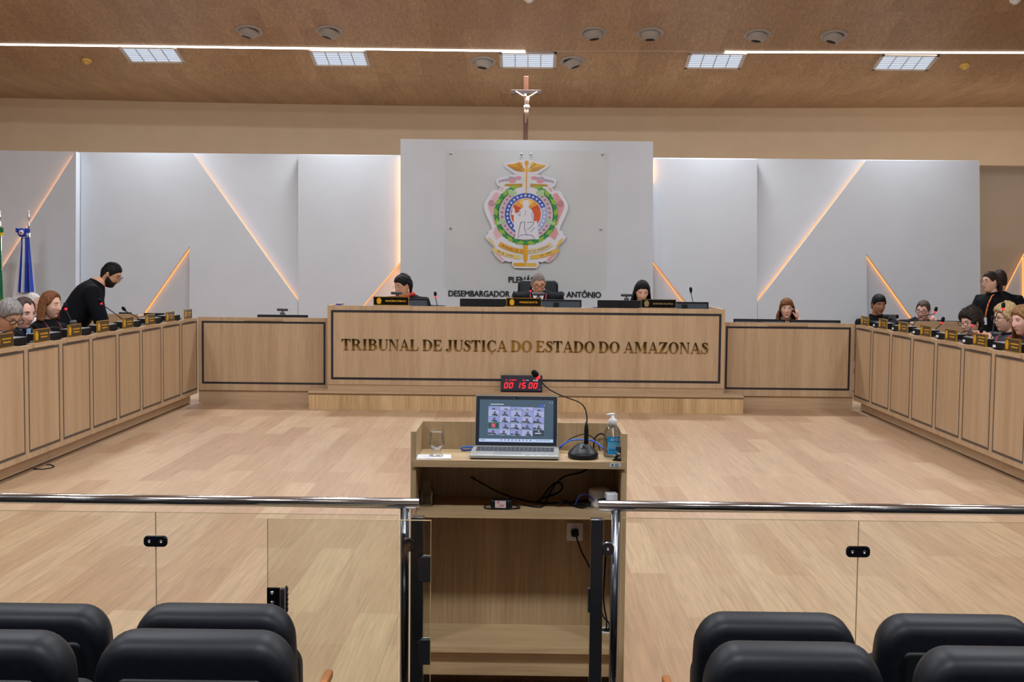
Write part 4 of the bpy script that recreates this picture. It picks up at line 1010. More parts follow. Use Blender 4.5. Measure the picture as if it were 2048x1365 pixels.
# big desk microphone
bp = V((at(1166, 905, YL0 + 0.09).x, YL0 + 0.085, ZLT))
t = thing('desk_microphone', 'black desk microphone with curved neck and red ring beside the laptop', 'microphone', bp)
b = MB(); n_ = 24; rings = []
for (s_, z) in ((0.92, 0), (1.0, 0.004), (1.0, 0.017), (0.9, 0.024), (0.62, 0.038), (0.34, 0.05), (0.26, 0.052)):
    rings.append([(s_ * 0.0555 * (abs(math.cos(a)) ** 0.75) * (1 if math.cos(a) > 0 else -1), s_ * 0.062 * math.sin(a) - (0.02 * (1 - s_)) * -1, z) for a in [2 * math.pi * k / n_ for k in range(n_)]])
vs = [p for r_ in rings for p in r_]
fs = [(i * n_ + j, i * n_ + (j + 1) % n_, (i + 1) * n_ + (j + 1) % n_, (i + 1) * n_ + j) for i in range(len(rings) - 1) for j in range(n_)] + [list(range(n_ - 1, -1, -1)), [(len(rings) - 1) * n_ + j for j in range(n_)]]
b.add(vs, fs, 0, True); b.build('base', M_black, t)
b = MB(); b.obox((0, -0.022, 0.0415), (0.022, 0.018, 0.006), Matrix.Rotation(R(32), 3, 'X')); b.obox((0.002, -0.024, 0.0447), (0.012, 0.01, 0.003), Matrix.Rotation(R(32), 3, 'X'), 1); b.build('switch', [M_dgrey, M_blackm], t)
n0 = V((at(1172.5, 880, YL0 + 0.095).x - bp.x, 0.012, 0.05)); tipw = at(1076, 757, YL0 + 0.06)
b = MB(); b.tube([n0, n0 + V((0, 0, 0.014)), n0 + V((0, 0, 0.05)), n0 + V((0, 0, 0.068)), n0 + V((0, 0, 0.083))], [0.009, 0.0085, 0.0085, 0.006, 0.0035], 14); b.build('stem', M_black, t)
pp = [n0 + V((0, 0, 0.075))] + [at(x, y, YL0 + 0.06 + (x - 1076) / 96 * 0.035) - bp for x, y in ((1174, 840), (1171, 820), (1160, 806), (1140, 798), (1117, 789), (1098, 779), (1086, 768), (1077, 757))]
pth = bez(pp, 6); b = MB(); b.tube(pth, 0.0022, 8); b.build('gooseneck', M_black, t)
u_ = (pth[-1] - pth[-4]).normalized(); e_ = pth[-1]
b = MB(); b.tube([e_ - u_ * 0.002, e_ + u_ * 0.008], [0.0078, 0.0085], 14); b.build('light_ring', M_red, t)
b = MB(); b.tube([e_ + u_ * 0.008, e_ + u_ * 0.011, e_ + u_ * 0.02, e_ + u_ * 0.03, e_ + u_ * 0.035, e_ + u_ * 0.037], [0.008, 0.011, 0.012, 0.0105, 0.007, 0.002], 14); b.build('windscreen', M_blackm, t)
# hand sanitiser
p = V((at(1224, 908, YL0 + 0.13).x, YL0 + 0.12, ZLT))
t = thing('sanitiser_bottle', 'clear hand sanitiser pump bottle with a blue label on the lectern', 'bottle', p)
kk = (YL0 + 0.12) / FPX
b = MB(); b.lathe([(0, 0), (0.030, 0), (0.0325, 0.004), (0.0325, 0.085), (0.030, 0.097), (0.022, 0.108), (0.0135, 0.114), (0.0135, 0.118), (0, 0.118)], n=32); b.build('body', M_bottle, t)
b = MB(); ns = 12; vs = []
for i in range(ns + 1):
    a = R(-140 + 100 * i / ns + 15); vs += [(0.0332 * math.cos(a), 0.0332 * math.sin(a), 0.01), (0.0332 * math.cos(a), 0.0332 * math.sin(a), 0.078)]
def lab(z0, z1, a0, a1, rr, mi):
    v = []
    for i in range(ns + 1):
        a = R(a0 + (a1 - a0) * i / ns)
        for z in (z0, z1): v += [(rr * math.cos(a), rr * math.sin(a), z), ((rr - 0.0004) * math.cos(a), (rr - 0.0004) * math.sin(a), z)]
    f = []
    for i in range(ns):
        q = 4 * i; f += [(q, q + 4, q + 6, q + 2), (q + 1, q + 3, q + 7, q + 5), (q, q + 1, q + 5, q + 4), (q + 2, q + 6, q + 7, q + 3)]
    b.add(v, f, mi)
lab(0.012, 0.078, -125, -25, 0.0331, 0); lab(0.058, 0.078, -130, -22, 0.0335, 1); lab(0.022, 0.034, -118, -72, 0.0335, 1); lab(0.012, 0.02, -126, -40, 0.0335, 1)
s_ = len(b.v); vs, fs = glyphs('All Clean', 0.0125, 0.0004, 0.0004); x0 = min(v[0] for v in vs); x1 = max(v[0] for v in vs)
b.add([(0.0339 * math.cos(R(-108 + 84 * (v[0] - x0) / (x1 - x0))), 0.0339 * math.sin(R(-108 + 84 * (v[0] - x0) / (x1 - x0))) , 0.0635 + v[2]) for v in vs], fs, 2)
b.build('label', [mat('label_blue', srgb(95, 172, 214), 0.4), mat('label_deep', srgb(20, 135, 200), 0.4), M_paper], t)
b = MB(); b.lathe([(0, 0.1185), (0.0155, 0.1185), (0.0155, 0.133), (0.0145, 0.138), (0.009, 0.142), (0.006, 0.143), (0.006, 0.154), (0, 0.154)], n=18)
b.tube([(0.007, 0, 0.1575), (-0.004, 0, 0.1575), (-0.02, -0.002, 0.156), (-0.024, -0.002, 0.1525)], [0.0045, 0.005, 0.0035, 0.0025], 8); b.build('pump', M_wht, t)
b = MB(); b.tube([(0, 0, 0.117), (0.01, 0.004, 0.006)], 0.0022, 6); b.build('dip_tube', M_wht, t)
# tumblers and paper napkin
p = at(867, 903, YL0 + 0.07); p.z = ZLT
b = MB(); b.obox((0, 0, 0.0012), (0.13, 0.095, 0.0024), Matrix.Rotation(R(5), 3, 'Z')); b.obox((0.004, -0.003, 0.0032), (0.122, 0.088, 0.0014), Matrix.Rotation(R(3), 3, 'Z')); tag(b.build('napkin', M_paper, loc=(p.x, YL0 + 0.055, ZLT)), 'folded white paper napkin under the water glass', 'napkin')
def make_tumbler():
    b = MB(); b.lathe([(0, 0), (0.024, 0), (0.0255, 0.002), (0.0165, 0.010), (0.015, 0.018), (0.024, 0.03), (0.0305, 0.044), (0.030, 0.052), (0.027, 0.06), (0.0265, 0.085), (0.0275, 0.094), (0.0263, 0.0945), (0.0252, 0.085), (0.0257, 0.06), (0.0285, 0.051), (0.0288, 0.044), (0.022, 0.033), (0.012, 0.025), (0, 0.024)], n=32)
    return b.build('drinking_glass', M_tumbler)
g1 = tag(make_tumbler(), 'short stemmed water glass standing on the napkin', 'glass', 'water glasses of the lectern'); g1.location = (at(873.5, 900, YL0 + 0.07).x, YL0 + 0.06, ZLT + 0.0045)
g2 = copy_tree(g1); g2['label'] = 'water glass turned upside down on the shelf beside the rail end'; g2.rotation_euler = (R(180), 0, 0); g2.location = (at(854, 1015, YL0 + 0.12).x, YL0 + 0.11, Z2 + 0.0955)
# webcam clip at the corner
p = V((at(1238.5, 912, YL0 + 0.03).x, YL0 + 0.035, ZLT))
t = thing('folded_webcam', 'small black folded webcam with clip on the lectern corner', 'webcam', p)
b = MB(); b.prism([(-0.024, -0.014), (-0.008, -0.022), (0.014, -0.022), (0.017, 0.012), (-0.01, 0.014)], 0.0, 0.006, 'z'); b.build('clip_foot', M_black, t)
b = MB(); b.box(-0.013, 0.013, -0.004, 0.008, 0.034, 0.051); b.build('camera_body', M_dgrey, t, bevel=0.002)
b = MB(); b.tube([(0.014, 0.006, 0.004), (0.017, 0.01, 0.03), (0.012, 0.007, 0.045)], 0.0035, 8); b.tube([(-0.014, -0.004, 0.006), (-0.004, 0, 0.02), (0.004, 0.002, 0.034)], 0.005, 8); b.build('hinge_arm', M_black, t)
b = MB(); b.ell((0.0, 0, 0.022), (0.008, 0.006, 0.008)); b.build('joint', M_chrome, t)
# cables
def cable(pts, r, m, label):
    b = MB(); b.tube(bez(pts, 8), r, 7); return tag(b.build('cable', m), label, 'cable')
Lq = lambda px, py, d: at(px, py, YL0 + d)
M_blue = mat('blue_cable', srgb(28, 96, 205), 0.4)
zc = ZLT + 0.003
cable([V((Lq(1118, 893, 0.2).x, YL0 + 0.2, ZLT + 0.02)), Lq(1140, 882, 0.21), Lq(1165, 880, 0.21), Lq(1188, 883, 0.2), Lq(1206, 897, 0.17), V((Lq(1216, 905, 0.18).x, YL0 + 0.2, zc))], 0.0033, M_blue, 'blue network cable arching behind the desk microphone')
cable([V((Lq(946, 890, 0.2).x, YL0 + 0.2, ZLT + 0.018)), V((Lq(928, 892, 0.2).x, YL0 + 0.19, ZLT + 0.018)), V((Lq(923, 896, 0.2).x, YL0 + 0.2, zc + 0.004)), V((Lq(932, 898, 0.2).x, YL0 + 0.21, zc)), V((Lq(950, 897, 0.2).x, YL0 + 0.25, zc))], 0.0033, M_blue, 'loop of blue network cable beside the laptop hinge')
cable([V((Lq(1119, 893, 0.22).x, YL0 + 0.22, ZLT + 0.012)), Lq(1140, 879, 0.235), Lq(1168, 869, 0.24), Lq(1186, 876, 0.24), Lq(1196, 890, 0.24), V((Lq(1200, 897, 0.25).x, YL0 + 0.26, zc))], 0.002, M_blackm, 'thin black cable looping behind the desk microphone')
cable([V((Lq(1188, 895, 0.22).x, YL0 + 0.25, zc)), Lq(1189, 880, 0.25), Lq(1195, 871, 0.26), Lq(1206, 869, 0.265), V((Lq(1216, 876, 0.265).x, YL0 + 0.265, ZLT + 0.03)), V((Lq(1219, 890, 0.265).x, YL0 + 0.268, zc))], 0.003, M_blackm, 'stout black cable bending up behind the sanitiser bottle')
zs = Z2 + 0.003
b = MB(); b.ell((0, 0, 0), (0.0075, 0.006, 0.0075)); 
cable([Lq(942, 955, 0.278), Lq(965, 968, 0.25), Lq(1000, 986, 0.2), V((Lq(1040, 995, 0.2).x, YL0 + 0.2, zs + 0.006)), V((Lq(1085, 1000, 0.2).x, YL0 + 0.17, zs)), V((Lq(1135, 1000, 0.2).x, YL0 + 0.18, zs)), V((Lq(1180, 1000, 0.2).x, YL0 + 0.19, zs + 0.01))], 0.0028, M_blackm, 'black cable hanging from the back of the shelf space to the coiled leads')
cable([Lq(1176, 938, 0.24), Lq(1160, 946, 0.24), Lq(1130, 953, 0.24), Lq(1112, 968, 0.22), Lq(1098, 990, 0.2), V((Lq(1092, 1003, 0.18).x, YL0 + 0.16, zs + 0.008)), V((Lq(1080, 1010, 0.1).x, YL0 + 0.09, zs)), V((Lq(1050, 1004, 0.1).x, YL0 + 0.12, zs))], 0.0033, M_blackm, 'black power lead dropping from the lectern top onto the shelf')
cable([V((Lq(1080, 1000, 0.15).x, YL0 + 0.14, zs + 0.012)), Lq(1092, 985, 0.16), Lq(1108, 968, 0.17), Lq(1122, 967, 0.17), Lq(1124, 978, 0.17), Lq(1112, 988, 0.17), Lq(1090, 996, 0.165), V((Lq(1070, 1003, 0.15).x, YL0 + 0.15, zs + 0.006))], 0.0036, M_blackm, 'black lead standing up in a tall loop on the shelf')
cable([V((Lq(1115, 1000, 0.1).x, YL0 + 0.10, zs + 0.004)), V((Lq(1130, 995, 0.1).x, YL0 + 0.11, zs + 0.02)), V((Lq(1145, 1000, 0.1).x, YL0 + 0.12, zs + 0.004)), V((Lq(1165, 1004, 0.1).x, YL0 + 0.08, zs + 0.003)), V((Lq(1180, 998, 0.1).x, YL0 + 0.1, zs + 0.016)), V((Lq(1160, 996, 0.1).x, YL0 + 0.14, zs + 0.014)), V((Lq(1148, 1000, 0.1).x, YL0 + 0.12, zs + 0.012)), V((Lq(1175, 1004, 0.1).x, YL0 + 0.1, zs + 0.008))], 0.004, M_blackm, 'coil of black and blue leads in front of the white adapter')
cable([V((Lq(1150, 997, 0.1).x, YL0 + 0.085, zs + 0.012)), Lq(1160, 992, 0.08), Lq(1175, 990, 0.08), V((Lq(1187, 992, 0.08).x, YL0 + 0.08, zs + 0.03))], 0.0032, mat('navy_cable', srgb(24, 40, 110), 0.4), 'short navy cable with a white tag plugged toward the white adapter')
a = V((Lq(1002, 1002, 0.1).x, YL0 + 0.09, Z2))
t = thing('power_adapter', 'black laptop power brick with a white handwritten sticker on the shelf', 'power adapter', a, R(-3))
b = MB(); b.box(-0.037, 0.042, -0.022, 0.022, 0.0, 0.032); b.build('brick', M_black, t, bevel=0.006)
b = MB(); b.box(-0.020, 0.020, -0.0235, -0.0222, 0.003, 0.029); b.build('sticker', mat('pink_sticker', srgb(205, 180, 178), 0.6), t)
b = MB()
for k, (x0, z0, x1, z1) in enumerate(((-.012, .018, -.012, .027), (-.012, .027, -.004, .026), (-.004, .026, -.005, .022), (-.005, .022, -.012, .021), (-.006, .008, -.001, .016), (.002, .008, .003, .015), (.003, .015, .008, .009), (.008, .009, .012, .016))): b.tube([(x0, -0.0238, z0), (x1, -0.0238, z1)], 0.0009, 5)
b.build('handwriting', mat('red_ink', srgb(190, 60, 70), 0.6), t)
b = MB(); b.tube(bez([(-0.037, 0, 0.012), (-0.055, -0.005, 0.008), (-0.058, -0.03, 0.003), (-0.03, -0.045, 0.003), (0.03, -0.04, 0.003), (0.07, -0.02, 0.003), (0.06, 0.0, 0.006), (0.042, 0, 0.012)], 6), 0.0024, 6); b.build('lead', M_blackm, t)
a = V((Lq(1200, 1000, 0.1).x, YL0 + 0.14, Z2))
b = MB(); n_ = 16; vs = []
for z, rr in ((0, 0.042), (0.006, 0.045), (0.06, 0.044), (0.066, 0.040)):
    for k in range(n_): vs.append((0.9 * rr * math.cos(2 * math.pi * k / n_), rr * math.sin(2 * math.pi * k / n_), z))
b.add(vs, [(i * n_ + j, i * n_ + (j + 1) % n_, (i + 1) * n_ + (j + 1) % n_, (i + 1) * n_ + j) for i in range(3) for j in range(n_)] + [list(range(n_ - 1, -1, -1)), [3 * n_ + j for j in range(n_)]], 0, True)
tag(b.build('power_hub', M_wht, loc=a), 'round white power hub at the back of the shelf', 'power hub')
a = V((Lq(1222, 1000, 0.06).x, YL0 + 0.05, Z2))
t = thing('plug_adapter', 'white plug adapter block at the shelf corner behind the rail end', 'adapter', a, R(8))
b = MB(); b.box(-0.021, 0.021, -0.02, 0.02, 0.0, 0.068); b.build('block', M_wht, t, bevel=0.004)
b = MB(); b.tube([(-0.0215, 0, 0.04), (-0.034, 0, 0.04), (-0.05, 0, 0.04)], [0.008, 0.0085, 0.004], 10); b.build('plug', M_blackm, t)
# cable end on the floor under the side desk
p = atz(88, 936, 0); cable([V((-XD - 0.02, p.y + 0.1, 0.004)), p + V((0.0, 0.12, 0.004)), p + V((0.07, 0.02, 0.004)), p + V((0.03, -0.09, 0.004)), p + V((-0.05, -0.07, 0.004)), V((-XD - 0.02, p.y - 0.1, 0.004))], 0.004, M_blackm, 'end of a black cable lying on the floor under the side desk')

# ---------------------------------------------------------------- centre wall: acrylic sheet, crest, lettering
YA = YC - 0.03
(x0, z1), (x1, _), (x2, z0) = pz((890, 300), YA), pz((1217, 303), YA), pz((890, 578), YA)
ac = thing('acrylic_sheet', 'clear acrylic sheet mounted in front of the centre wall panel', 'acrylic sheet', ((x0 + x1) / 2, YA, (z0 + z1) / 2))
hw, hh = (x1 - x0) / 2, (z1 - z0) / 2
MB().box(-hw, hw, -0.003, 0.003, -hh, hh).build('sheet', M_acryl, ac)
for px, py in ((902, 307), (1205, 308.5), (1043, 308.5), (1062, 308.5), (901, 457), (1202, 458.5)):
    p = at(px, py, YA); b = MB(); b.lathe([(0, -0.012), (0.012, -0.012), (0.014, -0.004), (0.014, 0.028), (0, 0.028)], n=14, T=Matrix.Rotation(R(-90), 3, 'X')); b.build('standoff', M_steel, ac, loc=(p.x - ac.location.x, 0, p.z - ac.location.z))
YE = YA - 0.02; KE = YE / FPX / 5.935
ec = at(960 + 545 / 5.935, 310 + 700 / 5.935, YE)
em = thing('court_crest', 'large coloured court crest with a seated figure and gold wings', 'crest', ec)
def E2(pts): return [((x - 545) * KE, (700 - y) * KE) for x, y in pts]
def sym(pts): return pts + [(1090 - x, y) for x, y in pts[::-1]]
LAY = 0.0018
def lay(nm, polys, k, m, parent=em):
    if nm in ('ivy_leaf', 'flourish', 'scroll') and len(polys) > 1: return [lay(nm, [q], k, m, parent) for q in polys][0]
    b = MB()
    for i, pl in enumerate(polys):
        pl = E2(pl); ar = sum(pl[i - 1][0] * pl[i][1] - pl[i][0] * pl[i - 1][1] for i in range(len(pl)))
        if ar < 0: pl = pl[::-1]
        b.prism(pl, -LAY * (k + 1) - 0.00035 * (i % 4), -LAY * k - 0.0001 if k else 0.014)
    return b.build(nm, m, parent)
def cpts(cx, cy, rx, ry, a0=0, a1=360, n=40): return [(cx + rx * math.cos(R(a0 + (a1 - a0) * i / n)), cy + ry * math.sin(R(a0 + (a1 - a0) * i / n))) for i in range(n + (0 if a1 - a0 == 360 else 1))]
def band(cx, cy, ro, ri, a0, a1, n=30): return cpts(cx, cy, ro, ro, a0, a1, n) + cpts(cx, cy, ri, ri, a1, a0, n)
outl = [(545, 55), (500, 62), (450, 72), (380, 85), (300, 105), (282, 125), (290, 150), (330, 180), (400, 225), (415, 238), (350, 248), (300, 265), (230, 275), (195, 295), (188, 330), (205, 370), (240, 385), (220, 425), (150, 425), (125, 450), (85, 520), (50, 580), (48, 640), (80, 730), (130, 830), (145, 885), (105, 905), (100, 940), (70, 960), (75, 990), (120, 1040), (175, 1100), (155, 1130), (165, 1160), (200, 1215), (270, 1275), (310, 1255), (350, 1272), (390, 1262), (385, 1300), (415, 1340), (545, 1342)]
M_ew = mat('crest_white', srgb(226, 228, 240), 0.45)
lay('board', [sym(outl)], 0, M_ew)
lay('lilac_field', [band(545, 705, 312, 250, -58, 238, 50)], 1, mat('crest_lilac_field', srgb(214, 192, 206), 0.5))
orn = []
for i in range(26):
    a = -48 + 276 * i / 25; cx, cy = 545 + 282 * math.cos(R(a)), 705 + 282 * math.sin(R(a)); orn.append([(cx + 17 * math.cos(R(90 * j + 31 * i)) * (1 + 0.4 * (j % 2)), cy + 17 * math.sin(R(90 * j + 31 * i))) for j in range(4)])
lay('coffee_sprig', orn, 2, mat('crest_mauve', srgb(176, 130, 146), 0.5))
pk = [(185, 445), (225, 465), (235, 480), (205, 540), (190, 600), (185, 680), (195, 740), (215, 840), (170, 830), (150, 760), (100, 640), (90, 590), (110, 550)]
pk2 = [(250, 395), (290, 390), (250, 440), (235, 440)]
pk3 = [(165, 1140), (205, 1150), (300, 1245), (270, 1265), (200, 1200)]
pk4 = [(180, 860), (225, 860), (270, 960), (200, 1010), (160, 930)]
lay('scroll', [pk, pk2, pk3, pk4], 1, mat('crest_pink', srgb(226, 186, 196), 0.5)); lay('scroll', [[(1090 - x, y) for x, y in pl] for pl in (pk, pk2, pk3, pk4)], 1, mat('crest_rose', srgb(222, 160, 164), 0.5))
M_line = mat('crest_line', srgb(120, 70, 80), 0.5)
sp_ = []
for s_ in (0, 1):
    sp = [(140 + (42 - 0.052 * a_) * math.cos(R(a_)), 575 + (42 - 0.052 * a_) * math.sin(R(a_))) for a_ in range(0, 700, 30)]
    if s_: sp = [(1090 - x, y) for x, y in sp]
    for i in range(len(sp) - 1):
        (ax, ay), (bx_, by) = sp[i], sp[i + 1]; d = math.hypot(bx_ - ax, by - ay) or 1; nx_, ny_ = -(by - ay) / d * 2.6, (bx_ - ax) / d * 2.6
        sp_.append([(ax + nx_, ay + ny_), (bx_ + nx_, by + ny_), (bx_ - nx_, by - ny_), (ax - nx_, ay - ny_)])
lay('scroll_line', sp_, 2, M_line)
# laurel wreath of leaves
lv, lv2 = [], []
for i in range(46):
    a = -68 + 316 * i / 45; rad = 335; cx = 545 + rad * 1.06 * math.cos(R(a)); cy = 705 + rad * 1.02 * math.sin(R(a))
    dr = 1 if a > 90 else -1; ta = a - 90 * dr * -1 + (18 if i % 2 else -18) * 1
    tx, ty = math.cos(R(ta)), math.sin(R(ta)); L_, W_l = 52, 27
    pl = [(cx - tx * L_, cy - ty * L_), (cx - ty * W_l - tx * 8, cy + tx * W_l - ty * 8), (cx + tx * L_, cy + ty * L_), (cx + ty * W_l - tx * 8, cy - tx * W_l - ty * 8)]
    (lv if i % 3 else lv2).append(pl)
lay('wreath', [cpts(545, 705, 372, 358, -64, 244, 60) + cpts(545, 705, 318, 306, 244, -64, 60)], 2, mat('crest_green', srgb(30, 120, 62), 0.5))
lay('wreath_leaf', lv, 3, mat('crest_green2', srgb(44, 146, 74), 0.5)); lay('wreath_leaf', lv2, 4, mat('crest_lime', srgb(140, 190, 60), 0.5))
cl = [[(330, 420), (365, 415), (430, 440), (425, 465), (380, 500), (335, 480)], [(195, 815), (240, 770), (290, 765), (310, 790), (270, 820), (215, 832)]]
lay('ivy_leaf', cl + [[(1090 - x, y) for x, y in pl] for pl in cl], 5, mat('crest_pale_green', srgb(172, 206, 160), 0.5))
lay('star_ring', [band(545, 705, 248, 190, 20 - 40, 200 + 60, 50)], 3, mat('crest_blue', srgb(38, 84, 190), 0.5)); lay('star_ring', [band(545, 705, 248, 190, -80 - 20, -21, 40)] , 3, mat('crest_blue', (0, 0, 0), 0.5)); lay('star_ring', [band(545, 705, 248, 190, -22, 60, 30)], 4, mat('crest_sky', srgb(160, 184, 232), 0.5))
st = []
for i in range(23):
    a = 130 + 275 * i / 22; cx, cy = 545 + 219 * math.cos(R(a)), 705 + 219 * math.sin(R(a))
    st.append([(cx + (20 if j % 2 == 0 else 8.5) * math.cos(R(36 * j - 90)), cy + (20 if j % 2 == 0 else 8.5) * math.sin(R(36 * j - 90))) for j in range(10)])
lay('star', st, 5, M_ew)
lay('inner_rim', [cpts(545, 705, 192, 192)], 3, M_ew)
lay('sky_disc', [cpts(545, 702, 178, 178)], 4, noise_mat('crest_orange', srgb(206, 74, 32), srgb(222, 96, 40), (8, 8, 8)))
lay('sky_glow', [[(545, 660), (400, 590), (440, 550), (490, 532), (545, 526), (600, 532), (650, 550), (690, 590)]], 5, mat('crest_amber', srgb(232, 160, 60), 0.5)); lay('sky_glow', [[(545, 640), (455, 560), (500, 535), (590, 535), (635, 560)]], 6, mat('crest_yellow', srgb(240, 205, 120), 0.5))
fig = [(545, 535), (515, 545), (508, 575), (512, 620), (490, 640), (470, 650), (455, 690), (415, 690), (412, 650), (396, 620), (384, 640), (384, 680), (372, 700), (380, 715), (400, 715), (405, 860), (425, 915), (418, 1000), (700, 1000), (705, 990), (690, 900), (675, 780), (640, 790), (637, 700), (620, 660), (600, 640), (575, 625), (582, 580), (572, 545)]
fg = lay('seated_figure', [fig], 7, M_ew)
fl_ = [[(545, 655), (530, 720), (535, 722), (548, 660)], [(520, 790), (480, 800), (450, 960), (456, 962), (488, 808), (520, 798)], [(530, 790), (525, 870), (560, 960), (564, 956), (532, 866), (538, 790)], [(640, 790), (560, 800), (560, 806), (640, 798)], [(430, 1000), (480, 950), (545, 940), (620, 950), (660, 990), (655, 994), (615, 957), (545, 947), (484, 956), (436, 1002)], [(470, 655), (475, 720), (440, 700), (440, 706), (480, 730), (476, 655)], [(625, 665), (610, 720), (640, 780), (644, 776), (616, 720), (630, 668)], [(640, 800), (600, 860), (560, 880), (560, 886), (604, 866), (646, 804)], [(650, 860), (600, 910), (604, 914), (656, 864)]]
lay('drapery_line', fl_, 8, mat('crest_grey', srgb(120, 124, 150), 0.5), fg)
# wings, staff and flourishes
M_eg = mat('crest_gold', srgb(222, 164, 30), 0.45); M_ey = mat('crest_pale_gold', srgb(228, 206, 130), 0.45)
wing = [(530, 180), (505, 150), (490, 105), (465, 90), (440, 100), (400, 115), (305, 125), (340, 152), (370, 165), (400, 190), (450, 205), (500, 208), (530, 205)]
wl = [[(330, 140), (480, 168), (480, 172), (332, 145)], [(360, 162), (490, 188), (490, 192), (364, 167)], [(395, 184), (500, 202), (500, 205), (398, 189)], [(440, 110), (500, 160), (497, 164), (436, 114)]]
w1 = lay('wing', [wing], 2, M_eg); lay('feather_line', wl, 3, M_line, w1)
w2 = lay('wing', [[(1090 - x, y) for x, y in wing]], 2, mat('crest_gold_mid', srgb(226, 186, 76), 0.45)); lay('feather_line', [[(1090 - x, y) for x, y in pl] for pl in wl], 3, M_line, w2)
lay('staff', [cpts(547, 105, 24, 28, n=20), [(540, 130), (556, 130), (551, 490), (545, 490)]], 8, M_eg)
lay('heart', [[(545, 262), (500, 275), (482, 300), (490, 340), (520, 385), (548, 410), (576, 385), (606, 340), (616, 300), (598, 275)]], 3, mat('crest_cream', srgb(222, 222, 220), 0.5))
br_ = [(215, 315), (250, 300), (330, 285), (345, 262), (430, 270), (480, 262), (480, 300), (420, 300), (330, 320), (240, 330), (220, 345)]
lay('flourish', [br_, [(1090 - x, y) for x, y in br_]], 2, mat('crest_lilac', srgb(176, 170, 190), 0.5))
rs = [cpts(382, 318, 42, 22, n=18), cpts(455, 275, 34, 16, n=18)]
lay('flourish', rs + [[(1090 - x, y) for x, y in pl] for pl in rs], 3, mat('crest_pink2', srgb(222, 150, 162), 0.5))
olv = [(275, 372), (310, 350), (400, 350), (500, 345), (495, 385), (430, 395), (380, 385)]
lay('flourish', [olv, [(1090 - x, y) for x, y in olv]], 2.4, mat('crest_olive', srgb(186, 146, 50), 0.5))
# banners with curved lettering
def ring_text(mb, text, cx, cy, rad, a0, a1, size, mi=0, k=9):
    n = len(text)
    for i, ch in enumerate(text):
        if ch == ' ': continue
        a = a0 + (a1 - a0) * (i + 0.5) / n
        vs, fs = glyphs(ch, size * KE * 1.35, 0.0008); mx = (min(v[0] for v in vs) + max(v[0] for v in vs)) / 2
        px, py = E2([(cx + rad * math.cos(R(a)), cy + rad * math.sin(R(a)))])[0]; rot = -(a - 90)
        c_, s2 = math.cos(R(rot)), math.sin(R(rot))
        mb.add([(px + (v[0] - mx) * c_ - v[2] * s2, -LAY * k + v[1], py + (v[0] - mx) * s2 + v[2] * c_) for v in vs], fs, mi)
b1 = lay('banner', [band(545, 560, 612, 556, 122, 90, 16)], 6, M_eg); lay('banner', [band(545, 560, 612, 556, 90, 58, 16)], 6, mat('crest_cream2', srgb(222, 208, 160), 0.5))
b = MB(); ring_text(b, 'TRIBUNAL DE JUSTIÇA DO AMAZONAS', 545, 560, 597, 119, 61, 26, k=7); b.build('banner_lettering', M_line, b1)
b2 = lay('banner', [band(545, 390, 850, 800, 118, 94, 14), [(95, 975), (150, 1010), (160, 1040), (195, 1100), (140, 1060)]], 5, M_ey)
b3 = lay('banner', [band(545, 390, 850, 800, 86, 62, 14), [(995, 975), (940, 1010), (930, 1040), (895, 1100), (950, 1060)]], 5, mat('crest_gold_mid', (0, 0, 0), 0.5))
b = MB(); ring_text(b, '04 de Julho', 545, 390, 836, 114, 100, 32, k=6); b.build('banner_lettering', M_line, b2)
b = MB(); ring_text(b, 'de 1891', 545, 390, 836, 78, 67, 32, k=6); b.build('banner_lettering', M_line, b3)
lay('sash_bar', [[(405, 1285), (420, 1278), (670, 1280), (685, 1300), (670, 1322), (420, 1320), (402, 1302)]], 2, mat('crest_gold_mid', (0, 0, 0), 0.5)); lay('sash_bar', [[(405, 1285), (420, 1278), (545, 1279), (545, 1321), (420, 1320), (402, 1302)]], 3, M_eg)
lay('ribbon_knot', [[(515, 1068), (566, 1068), (570, 1240), (545, 1280), (520, 1240)]], 7, M_eg)
# wall lettering
def wall_text(s_, px0, px1, pyb, hpx, label):
    a, c = at(px0, pyb, YC), at(px1, pyb + 0.0105 * (px1 - px0), YC); b = MB()
    T = Matrix.Rotation(0, 4, 'Y')
    for k in (-1, 0, 1): put_text(b, s_, hpx * YC / FPX / 0.72, 0.012, (c.x / 2 - a.x / 2 + 0.0028 * k, 0.0004 * k, 0), width=c.x - a.x - 0.006)
    return tag(b.build('wall_lettering', M_text, loc=(a.x, YC - 0.014, (a.z + c.z) / 2)), label, 'lettering', 'black lettering on the centre wall')
wall_text('PLENÁRIO', 1017, 1087, 565, 12, 'upper line of black wall letters reading PLENÁRIO behind the president')
wall_text('DESEMBARGADOR ATALIBA DAVID ANTÔNIO', 897, 1202, 592.5, 12, 'lower line of black wall letters beginning DESEMBARGADOR')

